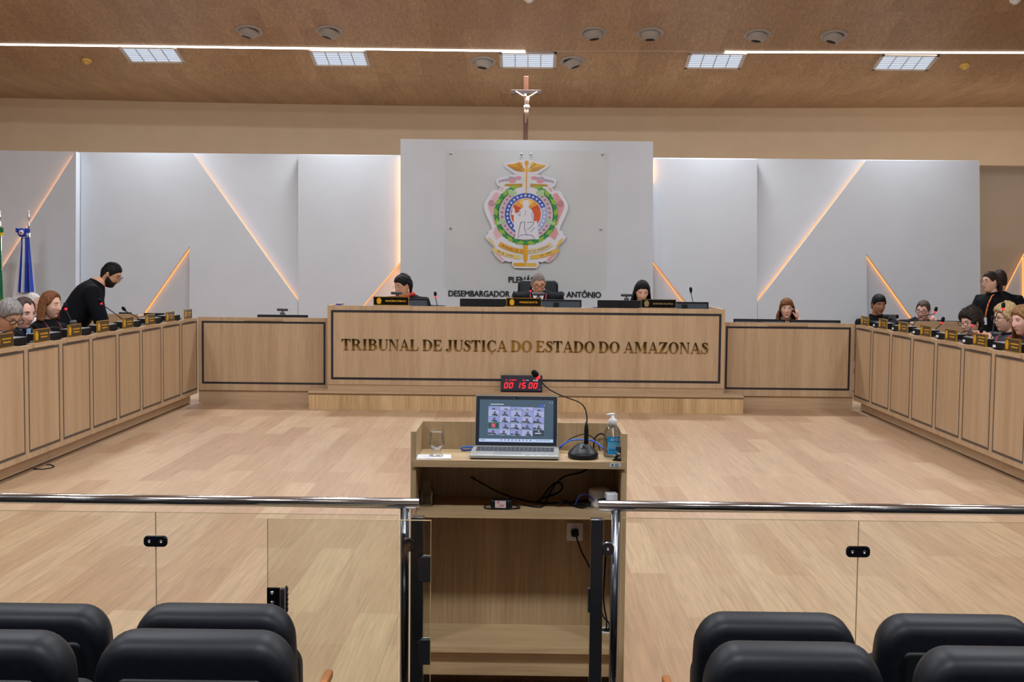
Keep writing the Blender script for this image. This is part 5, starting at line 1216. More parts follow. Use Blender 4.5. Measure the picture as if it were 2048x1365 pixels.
# ---------------------------------------------------------------- crucifix
YX = 15.68
xc = at(1051.5, 230, YX).x; zt_, zb_ = at(1052, 153, YX).z, cpz[0][1]
cr = thing('crucifix', 'dark wooden crucifix standing on top of the centre wall panel', 'crucifix', (xc, YX, zb_))
M_xw = wood('crucifix_wood', srgb(62, 32, 16), srgb(92, 50, 24)); H_ = zt_ - zb_
MB().box(-0.03, 0.03, -0.02, 0.02, 0, H_).build('upright', M_xw, cr, bevel=0.003)
za = at(1052, 184.5, YX).z - zb_; wb = 29.5 * YX / FPX
MB().box(-wb, wb, -0.026, 0.0, za - 0.027, za + 0.027).build('crossbar', mat('crossbar_dark', srgb(44, 28, 22), 0.5), cr, bevel=0.003)
u = YX / FPX / 9.1
def cx_(x, y, d=-0.045): return V(((x - 562) * u, d, za + (400 - y) * u))
b = MB()
b.tube([cx_(580, 500), cx_(578, 540, -0.055), cx_(578, 590, -0.05), cx_(577, 640), cx_(576, 690)], [0.03, 0.034, 0.03, 0.027, 0.031], 12, flat=((0, 1, 0), 0.7))
for pts in ([(605, 500), (660, 470), (715, 432), (765, 400)], [(530, 492), (490, 468), (430, 430), (378, 395)]): b.tube([cx_(x, y, -0.04) for x, y in pts], [0.014, 0.0125, 0.0105, 0.008], 8)
b.tube([cx_(560, 690, -0.05), cx_(555, 780, -0.075), cx_(562, 860, -0.05), cx_(562, 960, -0.045)], [0.019, 0.016, 0.012, 0.008], 8); b.tube([cx_(592, 690, -0.05), cx_(592, 775, -0.08), cx_(578, 860, -0.055), cx_(566, 960, -0.055)], [0.019, 0.016, 0.012, 0.008], 8)
b.ell(cx_(548, 480, -0.062), (0.02, 0.022, 0.027)); b.tube([cx_(560, 500, -0.055), cx_(572, 515, -0.05)], [0.013, 0.016], 8)
bd = b.build('figure', mat('carved_flesh', srgb(170, 140, 118), 0.6), cr)
b = MB(); b.ell(cx_(550, 470, -0.055), (0.024, 0.022, 0.026)); b.build('hair', mat('carved_hair', srgb(34, 20, 14), 0.7), bd)
b = MB(); b.tube([cx_(576, 640, -0.05), cx_(577, 670, -0.052), cx_(580, 715, -0.055)], [0.034, 0.041, 0.034], 12, flat=((0, 1, 0), 0.8)); b.build('loincloth', mat('carved_cloth', srgb(205, 200, 194), 0.7), bd)

# ---------------------------------------------------------------- flags
def flag(px, label, y, cols, xs):
    """cols: list of (x offsets top, x offsets bottom, material) vertical cloth strips given in pixels of the crop"""
    p = at(px, 600, y); k = y / FPX
    t = thing('flag', label, 'flag', (p.x, y, 0), 0, 'flags on poles with silver finials')
    zf = at(px, 420, y).z
    b = MB(); b.tube([(0, 0, 0.02), (0, 0, zf - 0.2)], 0.014, 10); b.build('pole', M_chrome, t)
    b = MB(); b.lathe([(0, 0.0), (0.16, 0.0), (0.16, 0.03), (0.05, 0.05), (0.03, 0.09), (0, 0.09)], n=20); b.build('pole_foot', M_black, t)
    b = MB(); b.lathe([(0.012, -0.24), (0.02, -0.235), (0.016, -0.205), (0.02, -0.2), (0.014, -0.195), (0.022, -0.175), (0.012, -0.155), (0.008, -0.12), (0.022, -0.10), (0.018, -0.08), (0.012, -0.04), (0.002, 0.0)], (0, 0, zf), 14); b.build('finial', mat('silver_paint', (0.8, 0.8, 0.82, 1), 0.25, 1.0), t)
    return t, p, k, zf
YFL = 14.9
def cloth(px, strips, ytop, ybot, t, p, k):
    for (nm, xt0, xt1, xb0, xb1, m, yb_, dep) in strips:
        b = MB(); n_, mrow = 10, 14; front, back = [], []
        for i in range(mrow + 1):
            f = i / mrow; py = ytop + (yb_ - ytop) * f; z = at(px, py, YFL).z
            for j in range(n_ + 1):
                g = j / n_; xx = (xt0 + (xt1 - xt0) * g) * (1 - f) + (xb0 + (xb1 - xb0) * g) * f
                d = -0.05 * dep - 0.05 * f * math.sin(3.1 * g + 0.6) - 0.012 * math.sin(11 * g + 3 * dep) * f
                front.append(((xx - px) * k, d, z)); back.append(((xx - px) * k, d + 0.006, z))
        N_ = len(front); fs = []
        for i in range(mrow):
            for j in range(n_):
                q = i * (n_ + 1) + j; fs += [(q, q + n_ + 1, q + n_ + 2, q + 1), (q + N_, q + 1 + N_, q + n_ + 2 + N_, q + n_ + 1 + N_)]
        b.add(front + back, fs, 0, True); o = b.build(nm, m, t)
M_fb, M_fw, M_fg, M_fy = mat('flag_blue', srgb(26, 62, 172), 0.7), mat('flag_white', srgb(226, 228, 236), 0.7), mat('flag_green', srgb(10, 116, 66), 0.7), mat('flag_yellow', srgb(236, 208, 12), 0.7)
t, p, k, zf = flag(60.5, 'blue and white flag draped on a pole before the white wall', YFL, None, None)
cloth(60.5, [('white_cloth', 47, 66, 6, 88, M_fw, 760, 1.0), ('blue_band', 50, 53, 44, 49.5, M_fb, 585, 1.6), ('white_band', 53, 58, 49.5, 58, M_fw, 585, 1.7), ('blue_band', 58, 62, 58, 63, M_fb, 585, 1.8), ('blue_field', 61.5, 65, 68.5, 71.5, M_fb, 583, 1.5)], 475, 760, t, p, k)
b = MB()
zc_ = at(56, 466, YFL).z; x_ = (54.5 - 60.5) * k
b.lathe([(0, 0), (0.055, 0.0), (0.055, 0.012), (0, 0.02)], (x_, -0.12, zc_), 20, 0, Matrix.Rotation(R(90), 3, 'X')); b.lathe([(0, 0), (0.03, 0.0), (0.03, 0.01), (0, 0.012)], (x_, -0.14, zc_), 18, 1, Matrix.Rotation(R(90), 3, 'X')); b.lathe([(0, 0), (0.012, 0.0), (0.012, 0.01), (0, 0.01)], (x_, -0.152, zc_), 12, 2, Matrix.Rotation(R(90), 3, 'X'))
for (a0, a1) in ((42, 50), (60, 69)):
    b.prism([((a0 - 60.5) * k, zc_ + 0.055), ((a1 - 60.5) * k, zc_ + 0.045), ((a1 - 60.5) * k, zc_ - 0.005), ((a0 - 60.5) * k, zc_ + 0.002)][::-1], -0.13, -0.1); b.prism([((a0 - 60.5) * k + 0.01, zc_ + 0.0), ((a1 - 60.5) * k - 0.01, zc_ - 0.005), ((a1 - 60.5) * k - 0.012, zc_ - 0.035), ((a0 - 60.5) * k + 0.012, zc_ - 0.03)][::-1], -0.12, -0.1, mi=1)
b.prism([((48 - 60.5) * k, zc_ + 0.045), ((62 - 60.5) * k, zc_ + 0.045), ((63 - 60.5) * k, zc_ - 0.05), ((48 - 60.5) * k, zc_ - 0.05)][::-1], -0.118, -0.09)
b.build('rosette', [M_fb, M_fw, mat('flag_red', srgb(210, 30, 40), 0.7)], t)
t, p, k, zf = flag(3.5, 'green and yellow flag draped on a pole at the edge of the picture', YFL, None, None)
cloth(3.5, [('green_cloth', -8, 6, -22, 12.5, M_fg, 740, 1.0), ('yellow_field', -6, 5, -20, 13.5, M_fy, 740, 0.98), ('yellow_band', -6, 1.5, -10, 1.5, M_fy, 580, 1.6), ('green_band', 1.5, 6, 1.0, 5.5, M_fg, 577, 1.7)], 470, 740, t, p, k)
b = MB(); zc_ = at(0, 465, YFL).z; x_ = (0.5 - 3.5) * k
b.lathe([(0, 0), (0.055, 0.0), (0.055, 0.012), (0, 0.02)], (x_, -0.12, zc_), 20, 0, Matrix.Rotation(R(90), 3, 'X')); b.lathe([(0, 0), (0.03, 0.0), (0.03, 0.01), (0, 0.012)], (x_, -0.14, zc_), 18, 1, Matrix.Rotation(R(90), 3, 'X')); b.lathe([(0, 0), (0.014, 0.0), (0.014, 0.01), (0, 0.01)], (x_, -0.152, zc_), 12, 2, Matrix.Rotation(R(90), 3, 'X'))
for s_ in (-1, 1):
    b.prism([(x_ + s_ * 0.03, zc_ + 0.05), (x_ + s_ * 0.1, zc_ + 0.055), (x_ + s_ * 0.1, zc_ + 0.0), (x_ + s_ * 0.03, zc_ - 0.01)], -0.12, -0.1); b.prism([(x_ + s_ * 0.04, zc_ + 0.0), (x_ + s_ * 0.098, zc_ + 0.005), (x_ + s_ * 0.095, zc_ - 0.045), (x_ + s_ * 0.05, zc_ - 0.03)], -0.115, -0.1, mi=1)
b.build('rosette', [M_fg, M_fy, M_fb], t)
# ---------------------------------------------------------------- people
def mixc(a, b, t): return tuple(a[i] * (1 - t) + b[i] * t for i in range(3)) + (1,)
def skin_mat(k):
    c = {'fair': (216, 172, 150), 'pink': (222, 174, 158), 'tan': (204, 154, 124), 'brown': (158, 112, 86), 'olive': (200, 152, 122)}[k]
    return mat('skin_' + k, srgb(*c), 0.55, Specular_IOR_Level=0.3)
def hair_mat(nm, c1, c2): return noise_mat('hair_' + nm, srgb(*c1), srgb(*c2), (160, 160, 18), 3, 0.55, 0.35, 0.65, Specular_IOR_Level=0.14)
def ss(x, a, b):
    t = min(1, max(0, (x - a) / (b - a))); return t * t * (3 - 2 * t)
HA, HB, HC = 0.074, 0.096, 0.118
def head_pt(th, ph, fem=0, off=0.0):
    """a point on the head: th turns from the face (0) round to the back (pi), ph runs chin to crown"""
    cz = math.sin(ph); r = max(math.cos(ph), 0) ** (0.62 if cz < 0 else 0.92)
    cx, cy = math.sin(th) * r, -math.cos(th) * r
    x, y, z = (HA + off) * cx, (HB + off) * cy, (HC + off) * cz
    fr = max(0.0, math.cos(th))
    if cz < 0:
        t = -cz
        x *= 1 - (0.30 + 0.06 * fem) * t ** 1.5
        if y > 0: y *= 1 - 0.35 * t
        else: y = y * (1 - 0.10 * t) 
    if y < 0: y *= 1 - 0.10 * (1 - fr) * 0
    g = lambda px, pz, sx, sz: math.exp(-((x - px) / sx) ** 2 - ((z - pz) / sz) ** 2)
    if fr > 0.2 and off == 0:
        w = ss(fr, 0.2, 0.55); d = 0.0
        if -0.041 < z < 0.034:
            k = (0.034 - z) / 0.060 if z > -0.026 else max(0, (z + 0.041) / 0.015)
            d += 0.023 * max(0, min(1, k)) ** 1.1 * math.exp(-(x / (0.009 + 0.007 * max(0, min(1, k)))) ** 2)
        for s in (-1, 1):
            d -= 0.009 * g(s * 0.032, 0.016, 0.017, 0.012)
            d += 0.003 * g(s * 0.03, 0.037, 0.02, 0.008)
            d += 0.005 * g(s * 0.042, -0.018, 0.018, 0.02)
        d += 0.006 * g(0, -0.056, 0.022, 0.010) - 0.0035 * g(0, -0.0565, 0.02, 0.0025)
        d -= 0.003 * g(0, -0.075, 0.02, 0.007)
        d += 0.009 * g(0, -0.097, 0.024, 0.016)
        y -= d * w
    return V((x, y, z))
def sphere_grid(fn, nu, nv, dense=0.45):
    vs = []
    for i in range(nv + 1):
        ph = math.pi * (i / nv - 0.5)
        for j in range(nu):
            s = 2 * j / nu - 1; th = math.pi * ((1 - dense) * s + dense * s ** 3); vs.append(fn(th, ph))
    fs = [(i * nu + j, i * nu + (j + 1) % nu, (i + 1) * nu + (j + 1) % nu, (i + 1) * nu + j) for i in range(nv) for j in range(nu)]
    return vs, fs
def add_head(mb, M, p):
    fem = p.get('fem', 0); vs, fs = sphere_grid(lambda th, ph: head_pt(th, ph, fem), 60, 48)
    st = len(mb.v)
    lips = [f for f in fs if all(abs(vs[i].x) < 0.025 and abs(vs[i].z + 0.056) < 0.0088 * (1 - (vs[i].x / 0.034) ** 2) + 0.0012 and vs[i].y < 0 for i in f)]
    ls = set(lips); o = len(mb.v); mb.v += [tuple(v) for v in vs]
    for f in fs:
        mb.f.append([i + o for i in f]); mb.m.append(1 if f in ls else 0); mb.sm.append(True)
    def sy(x, z): return min((v.y, 0) for v in vs if v.y < 0 and abs(v.x - x) < 0.006 and abs(v.z - z) < 0.006)[0]
    for s in (-1, 1):
        y = sy(s * 0.031, 0.016)
        if p.get('eyes', 'open') == 'open':
            mb.ell((s * 0.031, y + 0.0035, 0.016), (0.0135, 0.007, 0.0058), 14, 8, 2)
            mb.ell((s * 0.031 + p.get('gaze', 0) * 0.004, y - 0.0015, 0.0155), (0.0055, 0.0035, 0.0056), 10, 6, 3)
        else:
            mb.ell((s * 0.031, y + 0.003, 0.0155), (0.0145, 0.0075, 0.0075), 14, 8, 0)
        mb.tube([(s * 0.0165, y - 0.001, 0.013 if p.get('eyes', 'open') != 'open' else 0.0195), (s * 0.031, y - 0.0045, 0.0095 if p.get('eyes', 'open') != 'open' else 0.0225), (s * 0.046, y + 0.004, 0.0125 if p.get('eyes', 'open') != 'open' else 0.0185)], 0.0014, 5, 3)
        yb = sy(s * 0.03, 0.037)
        mb.tube([(s * 0.0135, yb - 0.001, 0.0335), (s * 0.027, yb - 0.0025, 0.0385), (s * 0.041, yb + 0.003, 0.0375), (s * 0.051, yb + 0.012, 0.032)], [0.0026, 0.0032, 0.0028, 0.0016] if not fem else [0.0018, 0.0022, 0.002, 0.001], 6, 4)
        mb.ell((s * 0.0735, 0.010, -0.002), (0.009, 0.019, 0.031), 12, 10, 0, Matrix.Rotation(s * R(18), 3, 'Z') @ Matrix.Rotation(R(8), 3, 'X'))
        mb.ell((s * 0.0805, 0.008, 0.004), (0.0045, 0.010, 0.017), 10, 8, 1, Matrix.Rotation(s * R(18), 3, 'Z'))
        mb.ell((s * 0.0095, sy(0.0, -0.024) + 0.0165, -0.0275), (0.0075, 0.0085, 0.0065), 10, 8, 0)
    ym = sy(0, -0.0565); mb.tube([(-0.021, ym + 0.009, -0.0575), (-0.01, ym + 0.0012, -0.0562), (0, ym - 0.0002, -0.057), (0.01, ym + 0.0012, -0.0562), (0.021, ym + 0.009, -0.0575)], [0.0008, 0.0013, 0.0013, 0.0013, 0.0008], 5, 5)
    mb.xf(M, st)
def hair_line(a, st):
    hf, tem, side = st.get('front', 0.066), st.get('temple', 0.045), st.get('side', 0.004)
    return float(np.interp(a, [0, 25, 48, 62, 76, 92, 106, 125, 150, 180], [hf + st.get('peak', 0), hf + st.get('corner', 0), tem + st.get('corner', 0), 0.022, side, 0.026, -0.01, -0.055, st.get('nape', -0.085), st.get('nape', -0.085) - 0.004]))
def add_hair(mb, M, st):
    th_, top, curl = st.get('thick', 0.011), st.get('top', 0.006), st.get('curl', 0)
    def fn(th, ph):
        h = head_pt(th, ph); a = abs(math.degrees(th)); m = ss(h.z - hair_line(a, st), -0.006, 0.010)
        hz = ss(h.z, 0.02, 0.10)
        o = -0.007 + m * (0.007 + th_ + top * hz + st.get('back', 0) * ss(a, 90, 150) + 0.0016 * math.sin(9 * th + 14 * ph) + 0.0012 * math.sin(23 * th - 5 * ph))
        if curl and m > 0.05: o += m * curl * (math.sin(11 * th + 3 * math.sin(7 * ph)) * math.sin(13 * ph + 2 * math.sin(5 * th)) + 0.5 * math.sin(23 * th + 17 * ph))
        return head_pt(th, ph, 0, o)
    s = len(mb.v); vs, fs = sphere_grid(fn, 72, 48, 0.2); mb.add(vs, fs, 0, True)
    if 'long' in st:                              # hair hanging round the back and sides as one thick curtain
        z1, t0, n, rows = -st['long'], st.get('open', 62), 34, 16
        fl, asym = st.get('flare', 0.0), st.get('part', 0)
        def ring(z, f, inner):
            out = []
            for k in range(n + 1):
                lo, hi = R(t0 + asym * (1 - f)), R(360 - t0 + asym * (1 - f)); a = lo + (hi - lo) * k / n
                up = math.sqrt(max(0.02, 1 - (max(z, 0) / (HC + 0.012)) ** 2))
                wd = (HA + 0.018) * up + (fl * f if z < 0 else 0); dp = (HB + 0.016) * up - 0.015 * f + (0.3 * fl * f)
                wv = 0.003 * math.sin(17 * a + 6 * f) + 0.002 * math.sin(41 * a) + st.get('wave', 0) * math.sin(9 * f + 5 * a)
                e = 0.018 * (1 - 0.3 * f) if inner else 0
                tp = min(1, 6 * min(k, n - k) / n + 0.25)
                out.append(V((math.sin(a) * (wd + wv - e * tp), -math.cos(a) * (dp + wv - e * tp) + 0.004, z)))
            return out
        zs = [0.085 + (z1 - 0.085) * i / rows for i in range(rows + 1)]
        vs = []
        for i, z in enumerate(zs):
            f = max(0, (0.02 - z) / (0.02 - z1)); vs += ring(z, f, False) + ring(z, f, True)[::-1]
        m_ = 2 * (n + 1)
        fs = [(i * m_ + j, i * m_ + (j + 1) % m_, (i + 1) * m_ + (j + 1) % m_, (i + 1) * m_ + j) for i in range(rows) for j in range(m_)] + [list(range(m_))[::-1], [rows * m_ + j for j in range(m_)]]
        mb.add(vs, fs, 0, True)
    if st.get('fringe'):
        mb.ell((0.012 * st['fringe'], -0.070, 0.072), (0.055, 0.026, 0.024), 16, 10)
    if st.get('bun'): mb.ell((0, 0.115, -0.005), (0.042, 0.035, 0.042), 16, 12)
    if st.get('tail'):
        mb.tube([(0, 0.098, -0.005), (0.0, 0.125, -0.03), (0.005, 0.128, -0.08), (0.01, 0.125, -0.15), (0.012, 0.12, -0.2)], [0.03, 0.036, 0.034, 0.026, 0.012], 12)
    mb.xf(M, s)
def add_hand(mb, w_, d, n, side, curl, mi=0, spread=0.0, point=False, sc_=1.0):
    """w_ wrist, d toward the knuckles, n the way the palm faces, side +1/-1 where the thumb sits"""
    d = V(d).normalized(); n = (V(n) - d * V(n).dot(d)).normalized(); r = d.cross(n) * side; w_ = V(w_)
    k = sc_
    mb.tube([w_ - d * 0.02 * k, w_ + d * 0.012 * k, w_ + d * 0.045 * k, w_ + d * 0.08 * k, w_ + d * 0.092 * k], [0.027 * k, 0.030 * k, 0.039 * k, 0.041 * k, 0.034 * k], 12, mi, flat=(n, 0.42))
    for i in range(4):
        ln = (0.071, 0.080, 0.074, 0.058)[i] * k; lat = (0.031, 0.0105, -0.0105, -0.030)[i] * k
        b0 = w_ + d * 0.086 * k + r * lat; dd = (d + r * lat * (3 + spread * 40)).normalized()
        c = R((8 if (point and i == 0) else curl) * (1 + 0.06 * i)); pts = [b0 - dd * 0.012, b0]; cur = dd
        for s, fr in enumerate((0.45, 0.32, 0.23)):
            ax = cur.cross(n).normalized(); cur = Matrix.Rotation(c * (1.0 if s else 0.8), 3, ax) @ cur; cur.normalize(); pts.append(pts[-1] + cur * ln * fr)
        mb.tube(pts, [0.0098 * k, 0.0098 * k, 0.0088 * k, 0.008 * k, 0.0056 * k], 8, mi)
    b0 = w_ + d * 0.022 * k + r * 0.030 * k; t1 = (d * 0.75 + r * 0.75 + n * 0.25).normalized(); t2 = (d * 0.95 + r * 0.15 + n * 0.5).normalized()
    mb.tube([b0 - t1 * 0.02, b0 + t1 * 0.012 * k, b0 + t1 * 0.036 * k, b0 + t1 * 0.036 * k + t2 * 0.03 * k, b0 + t1 * 0.036 * k + t2 * 0.05 * k], [0.013 * k, 0.0135 * k, 0.0115 * k, 0.0095 * k, 0.006 * k], 8, mi)
TOR = [(-0.06, 0.165, 0.12), (0.0, 0.172, 0.128), (0.12, 0.158, 0.115), (0.25, 0.168, 0.118), (0.36, 0.188, 0.12), (0.44, 0.196, 0.112), (0.495, 0.178, 0.094), (0.53, 0.132, 0.078), (0.555, 0.082, 0.066), (0.572, 0.06, 0.056)]
def loft(mb, rings, mi=0):
    n = len(rings[0]); vs = [p for r_ in rings for p in r_]
    fs = [(i * n + j, i * n + (j + 1) % n, (i + 1) * n + (j + 1) % n, (i + 1) * n + j) for i in range(len(rings) - 1) for j in range(n)]
    fs += [list(range(n - 1, -1, -1)), [(len(rings) - 1) * n + j for j in range(n)]]
    return mb.add(vs, fs, mi, True)
def ovalring(z, a, b_, n=24, y0=0.0, e=2.3):
    out = []
    for k in range(n):
        t = 2 * math.pi * k / n; c, s = math.cos(t), math.sin(t)
        out.append(V((a * abs(c) ** (2 / e) * (1 if c > 0 else -1), y0 + b_ * abs(s) ** (2 / e) * (1 if s > 0 else -1), z)))
    return out
def person(label, head, y_or_x=None, yaw=0, lean=8, nod=0, turn=0, roll=0, skin='tan', hair=None, hairm=None, beard=None, glasses=None, coat=None, coat_name='suit_jacket', wide=1.0,
           shirt=None, tie=None, cord=None, collar=None, arms=None, stand=False, eyes='open', fem=0, size=1.0, floor_z=0.0, neck_fwd=0.0, gaze=0, brow=None, extras=None, group=None, hn=(-0.04, 0.126)):
    """head = where the middle of the head sits in the room"""
    T = Matrix.Rotation(R(lean), 4, 'X'); P = lambda x, y, z: T @ V((x, y, z))
    nb = P(0, 0.0, 0.565)
    hn = Matrix.Rotation(R(lean * 0.5 + neck_fwd), 4, 'X') @ V((0, hn[0], hn[1])); hc = nb + hn
    MH = Matrix.Translation(hc) @ Matrix.Rotation(R(turn), 4, 'Z') @ Matrix.Rotation(R(nod), 4, 'X') @ Matrix.Rotation(R(roll), 4, 'Y')
    t = thing('person', label, 'person', (0, 0, 0), R(yaw), group)
    t.scale = (size, size, size)
    t.location = V(head) - Matrix.Rotation(R(yaw), 3, 'Z') @ hc * size
    hipz = t.location.z; fl = (floor_z - hipz) / size
    sm = skin_mat(skin); mats = [sm, mat('lips_' + skin, mixc(sm.node_tree.nodes['Principled BSDF'].inputs['Base Color'].default_value, srgb(150, 62, 62), 0.55), 0.45), mat('eye_white', srgb(225, 222, 218), 0.3), mat('eye_dark', srgb(36, 26, 22), 0.3), brow or hairm, mat('mouth_line', srgb(84, 40, 38), 0.6)]
    b = MB(); add_head(b, MH, dict(eyes=eyes, fem=fem, gaze=gaze))
    n0 = MH @ V((0, 0.020, -0.05)); n1 = MH @ V((0, 0.022, -0.085)); n2 = nb + V((0, 0.004, 0.0)); n3 = P(0, 0.0, 0.50)
    rn = 0.050 if fem else 0.058
    b.tube([n0, n1, n1.lerp(n2, 0.55), n2, n3], [rn, rn * 0.98, rn * 0.98, rn * 1.12, rn * 1.5], 18)
    loft(b, [[P(*p) for p in ovalring(z, a * 0.86, d_ * 0.82)] for z, a, d_ in TOR[:8]])
    arms = arms or {}
    sh, coatb = {}, MB()
    loft(coatb, [[P(*p) for p in ovalring(z, a * wide * (1.0 if z < 0.5 else 1.0), d_ * wide)] for z, a, d_ in TOR])
    for s in (-1, 1):
        A = arms.get(s, {}); S = P(s * 0.168 * wide, 0.0, 0.462)
        el = V(A.get('elbow', (s * 0.27, -0.10, 0.24))); wr = V(A.get('wrist', (s * 0.17, -0.33, 0.20)))
        b.tube([S, el, el.lerp(wr, 0.4), wr], [0.04, 0.042, 0.04, 0.027], 10)
        dv = A.get('dir', tuple((wr - el).normalized())); add_hand(b, wr, dv, A.get('palm', (0, 0, -1)), A.get('thumb', -s), A.get('curl', 28), 0, A.get('spread', 0), A.get('point', False))
        cuff = el.lerp(wr, A.get('cuff', 0.86)); sl = A.get('sleeve', 0.05)
        coatb.tube([P(s * 0.10, 0.0, 0.47), S, S.lerp(el, 0.5), el, el.lerp(cuff, 0.5), cuff], [0.07, 0.075 * wide, 0.062 * wide, 0.056 * wide, (0.05 + sl) / 2, sl], 14)
    b.build('body', mats, t)
    if stand:
        coatb2 = MB(); hipT = lambda z: z
        loft(coatb, [ovalring(z, a * wide, d_ * wide, y0=y0) for z, a, d_, y0 in ((-0.22, 0.188, 0.135, 0.01), (-0.12, 0.184, 0.135, 0.0), (0.02, 0.17, 0.125, 0.0))])
    o = coatb.build(coat_name, coat, t)
    m = o.modifiers.new('join', 'REMESH'); m.mode = 'VOXEL'; m.voxel_size = 0.014; m.use_smooth_shade = True
    m = o.modifiers.new('soften', 'SMOOTH'); m.iterations = 4; m.factor = 0.5
    leg = MB()
    for s in (-1, 1):
        if stand: leg.tube([(s * 0.09, 0.01, 0.0), (s * 0.10, 0.0, fl * 0.5), (s * 0.10, 0.02, fl + 0.07)], [0.092, 0.07, 0.05], 12)
        else: leg.tube([(s * 0.09, 0.02, 0.0), (s * 0.10, -0.2, 0.005), (s * 0.11, -0.40, 0.0), (s * 0.11, -0.43, -0.06), (s * 0.11, -0.40, fl * 0.6), (s * 0.11, -0.38, fl + 0.07)], [0.082, 0.08, 0.068, 0.064, 0.056, 0.046], 12)
    leg.build('trousers', mat('black_cloth', srgb(18, 18, 22), 0.8), t)
    for s in (-1, 1):
        y0 = 0.03 if stand else -0.37
        b = MB(); b.tube([(s * 0.105, y0 + 0.03, fl + 0.045), (s * 0.105, y0 - 0.06, fl + 0.042), (s * 0.11, y0 - 0.15, fl + 0.032), (s * 0.112, y0 - 0.20, fl + 0.028)], [0.036, 0.042, 0.036, 0.022], 10); b.build('shoe', M_black, t)
    if hair is not None:
        b = MB(); add_hair(b, MH, hair); b.build('hair', hairm, t)
    if beard:
        b = MB()
        def bf(th, ph):
            h = head_pt(th, ph); a = abs(math.degrees(th))
            lim = float(np.interp(a, [0, 14, 24, 45, 70, 88, 100], [-0.036, -0.036, -0.040, -0.045, -0.02, 0.0, -0.2])); mo = math.exp(-(h.x / 0.02) ** 2 - ((h.z + 0.056) / 0.0075) ** 2)
            mk = ss(lim - h.z, -0.004, 0.006) * (1 - ss(a, 88, 100)) * (1 - min(1, 1.6 * mo)) * ss(h.z, -0.2, -0.12)
            q = head_pt(th, ph); dirn = V((q.x, q.y, q.z * 0.5)).normalized(); return q + dirn * (-0.006 + mk * (0.006 + beard[1]))
        vs, fs = sphere_grid(bf, 60, 48); b.add(vs, fs, 0, True); b.xf(MH); b.build('beard', beard[0], t)
    if glasses:
        gm, gw, gh, gr = glasses; b = MB(); yg = -0.105
        for s in (-1, 1):
            cx = s * (gw + 0.008)
            o = rrect(2 * gw, 2 * gh, min(gw, gh) * 0.8, 4, cx, 0.012); pts = [(x, yg + 0.25 * abs(x) ** 1.6, z) for x, z in o]
            b.tube(pts + [pts[0]], gr, 6)
            xe = s * (2 * gw + 0.008)
            b.tube([(xe, yg + 0.25 * abs(xe) ** 1.6, 0.018), (s * 0.074, -0.05, 0.017), (s * 0.080, 0.005, 0.013), (s * 0.080, 0.024, 0.002)], gr, 6)
        b.tube([(-0.009, yg, 0.015), (0, yg - 0.003, 0.018), (0.009, yg, 0.015)], gr, 6)
        b.xf(MH); b.build('glasses', gm, t)
    fy = lambda z: -(float(np.interp(z, [r_[0] for r_ in TOR], [r_[2] for r_ in TOR])) * wide)
    if shirt:
        b = MB(); n = 8; rows = []
        for i in range(n + 1):
            z = 0.555 - 0.20 * i / n; hw = 0.062 * (1 - i / n) ** 0.8 + 0.004
            rows.append([P(x, fy(z) + 0.006 - 0.014 * (1 - (x / 0.075) ** 2), z) for x in (-hw, -hw / 2, 0, hw / 2, hw)] + [P(x, fy(z) + 0.035, z) for x in (hw, 0, -hw)])
        loft(b, rows); b.tube([P(x * 0.062, -0.058 * math.cos(x * 1.3) + 0.0, 0.572 + 0.012 * abs(x)) for x in (-1, -0.6, -0.25, 0, 0.25, 0.6, 1)], 0.016, 8); b.build('shirt', shirt, t)
        if tie:
            b = MB(); rows = []
            for z, hw in ((0.562, 0.014), (0.54, 0.018), (0.53, 0.012), (0.47, 0.02), (0.40, 0.026), (0.37, 0.004)): rows.append([P(x, fy(z) - 0.012 - (0.008 if z > 0.53 else 0), z) for x in (-hw, 0, hw)] + [P(x, fy(z) + 0.004, z) for x in (hw, 0, -hw)])
            loft(b, rows); b.build('tie', tie, t)
    if cord:
        for s in (-1, 1):
            b = MB(); b.tube([P(s * 0.075, 0.02, 0.562), P(s * 0.088, fy(0.535) * 0.75, 0.538), P(s * 0.078, fy(0.48) - 0.008, 0.48), P(s * 0.062, fy(0.40) - 0.012, 0.40), P(s * 0.05, fy(0.28) - 0.012, 0.28)], 0.008, 8); b.build('robe_trim', cord, t)
    if collar:
        b = MB(); b.tube([P(0.075 * math.cos(a), 0.006 - 0.066 * math.sin(a), 0.556 + 0.01 * math.cos(a) ** 2) for a in [R(x) for x in range(0, 361, 24)]], 0.017, 8); b.build('collar', collar, t)
    if extras: extras(t, P, MH, fy)
    return t
M_robe = noise_mat('black_robe', srgb(11, 12, 16), srgb(16, 17, 22), (30, 30, 30), rough=0.8, Specular_IOR_Level=0.12)
M_suit = noise_mat('black_suit', srgb(13, 14, 20), srgb(17, 18, 25), (120, 120, 120), rough=0.8, Specular_IOR_Level=0.12)
M_navy = noise_mat('navy_cloth', srgb(16, 20, 36), srgb(22, 26, 44), (60, 60, 60), rough=0.8, Specular_IOR_Level=0.15)
M_shw = mat('shirt_white', srgb(226, 226, 232), 0.7); M_shb = mat('shirt_blue', srgb(150, 182, 226), 0.7)
M_cord = mat('red_cord', srgb(150, 24, 40), 0.6); M_scarf = mat('red_scarf', srgb(196, 14, 26), 0.6)
H_blk, H_dk = hair_mat('black', (14, 13, 15), (26, 24, 26)), hair_mat('dark', (34, 26, 24), (52, 42, 38))
H_grey, H_grey2 = hair_mat('grey', (96, 92, 90), (158, 154, 150)), hair_mat('short_grey', (104, 92, 90), (140, 126, 122))
H_wht, H_aub = hair_mat('white', (206, 200, 198), (232, 228, 226)), hair_mat('auburn', (82, 48, 28), (136, 88, 56))
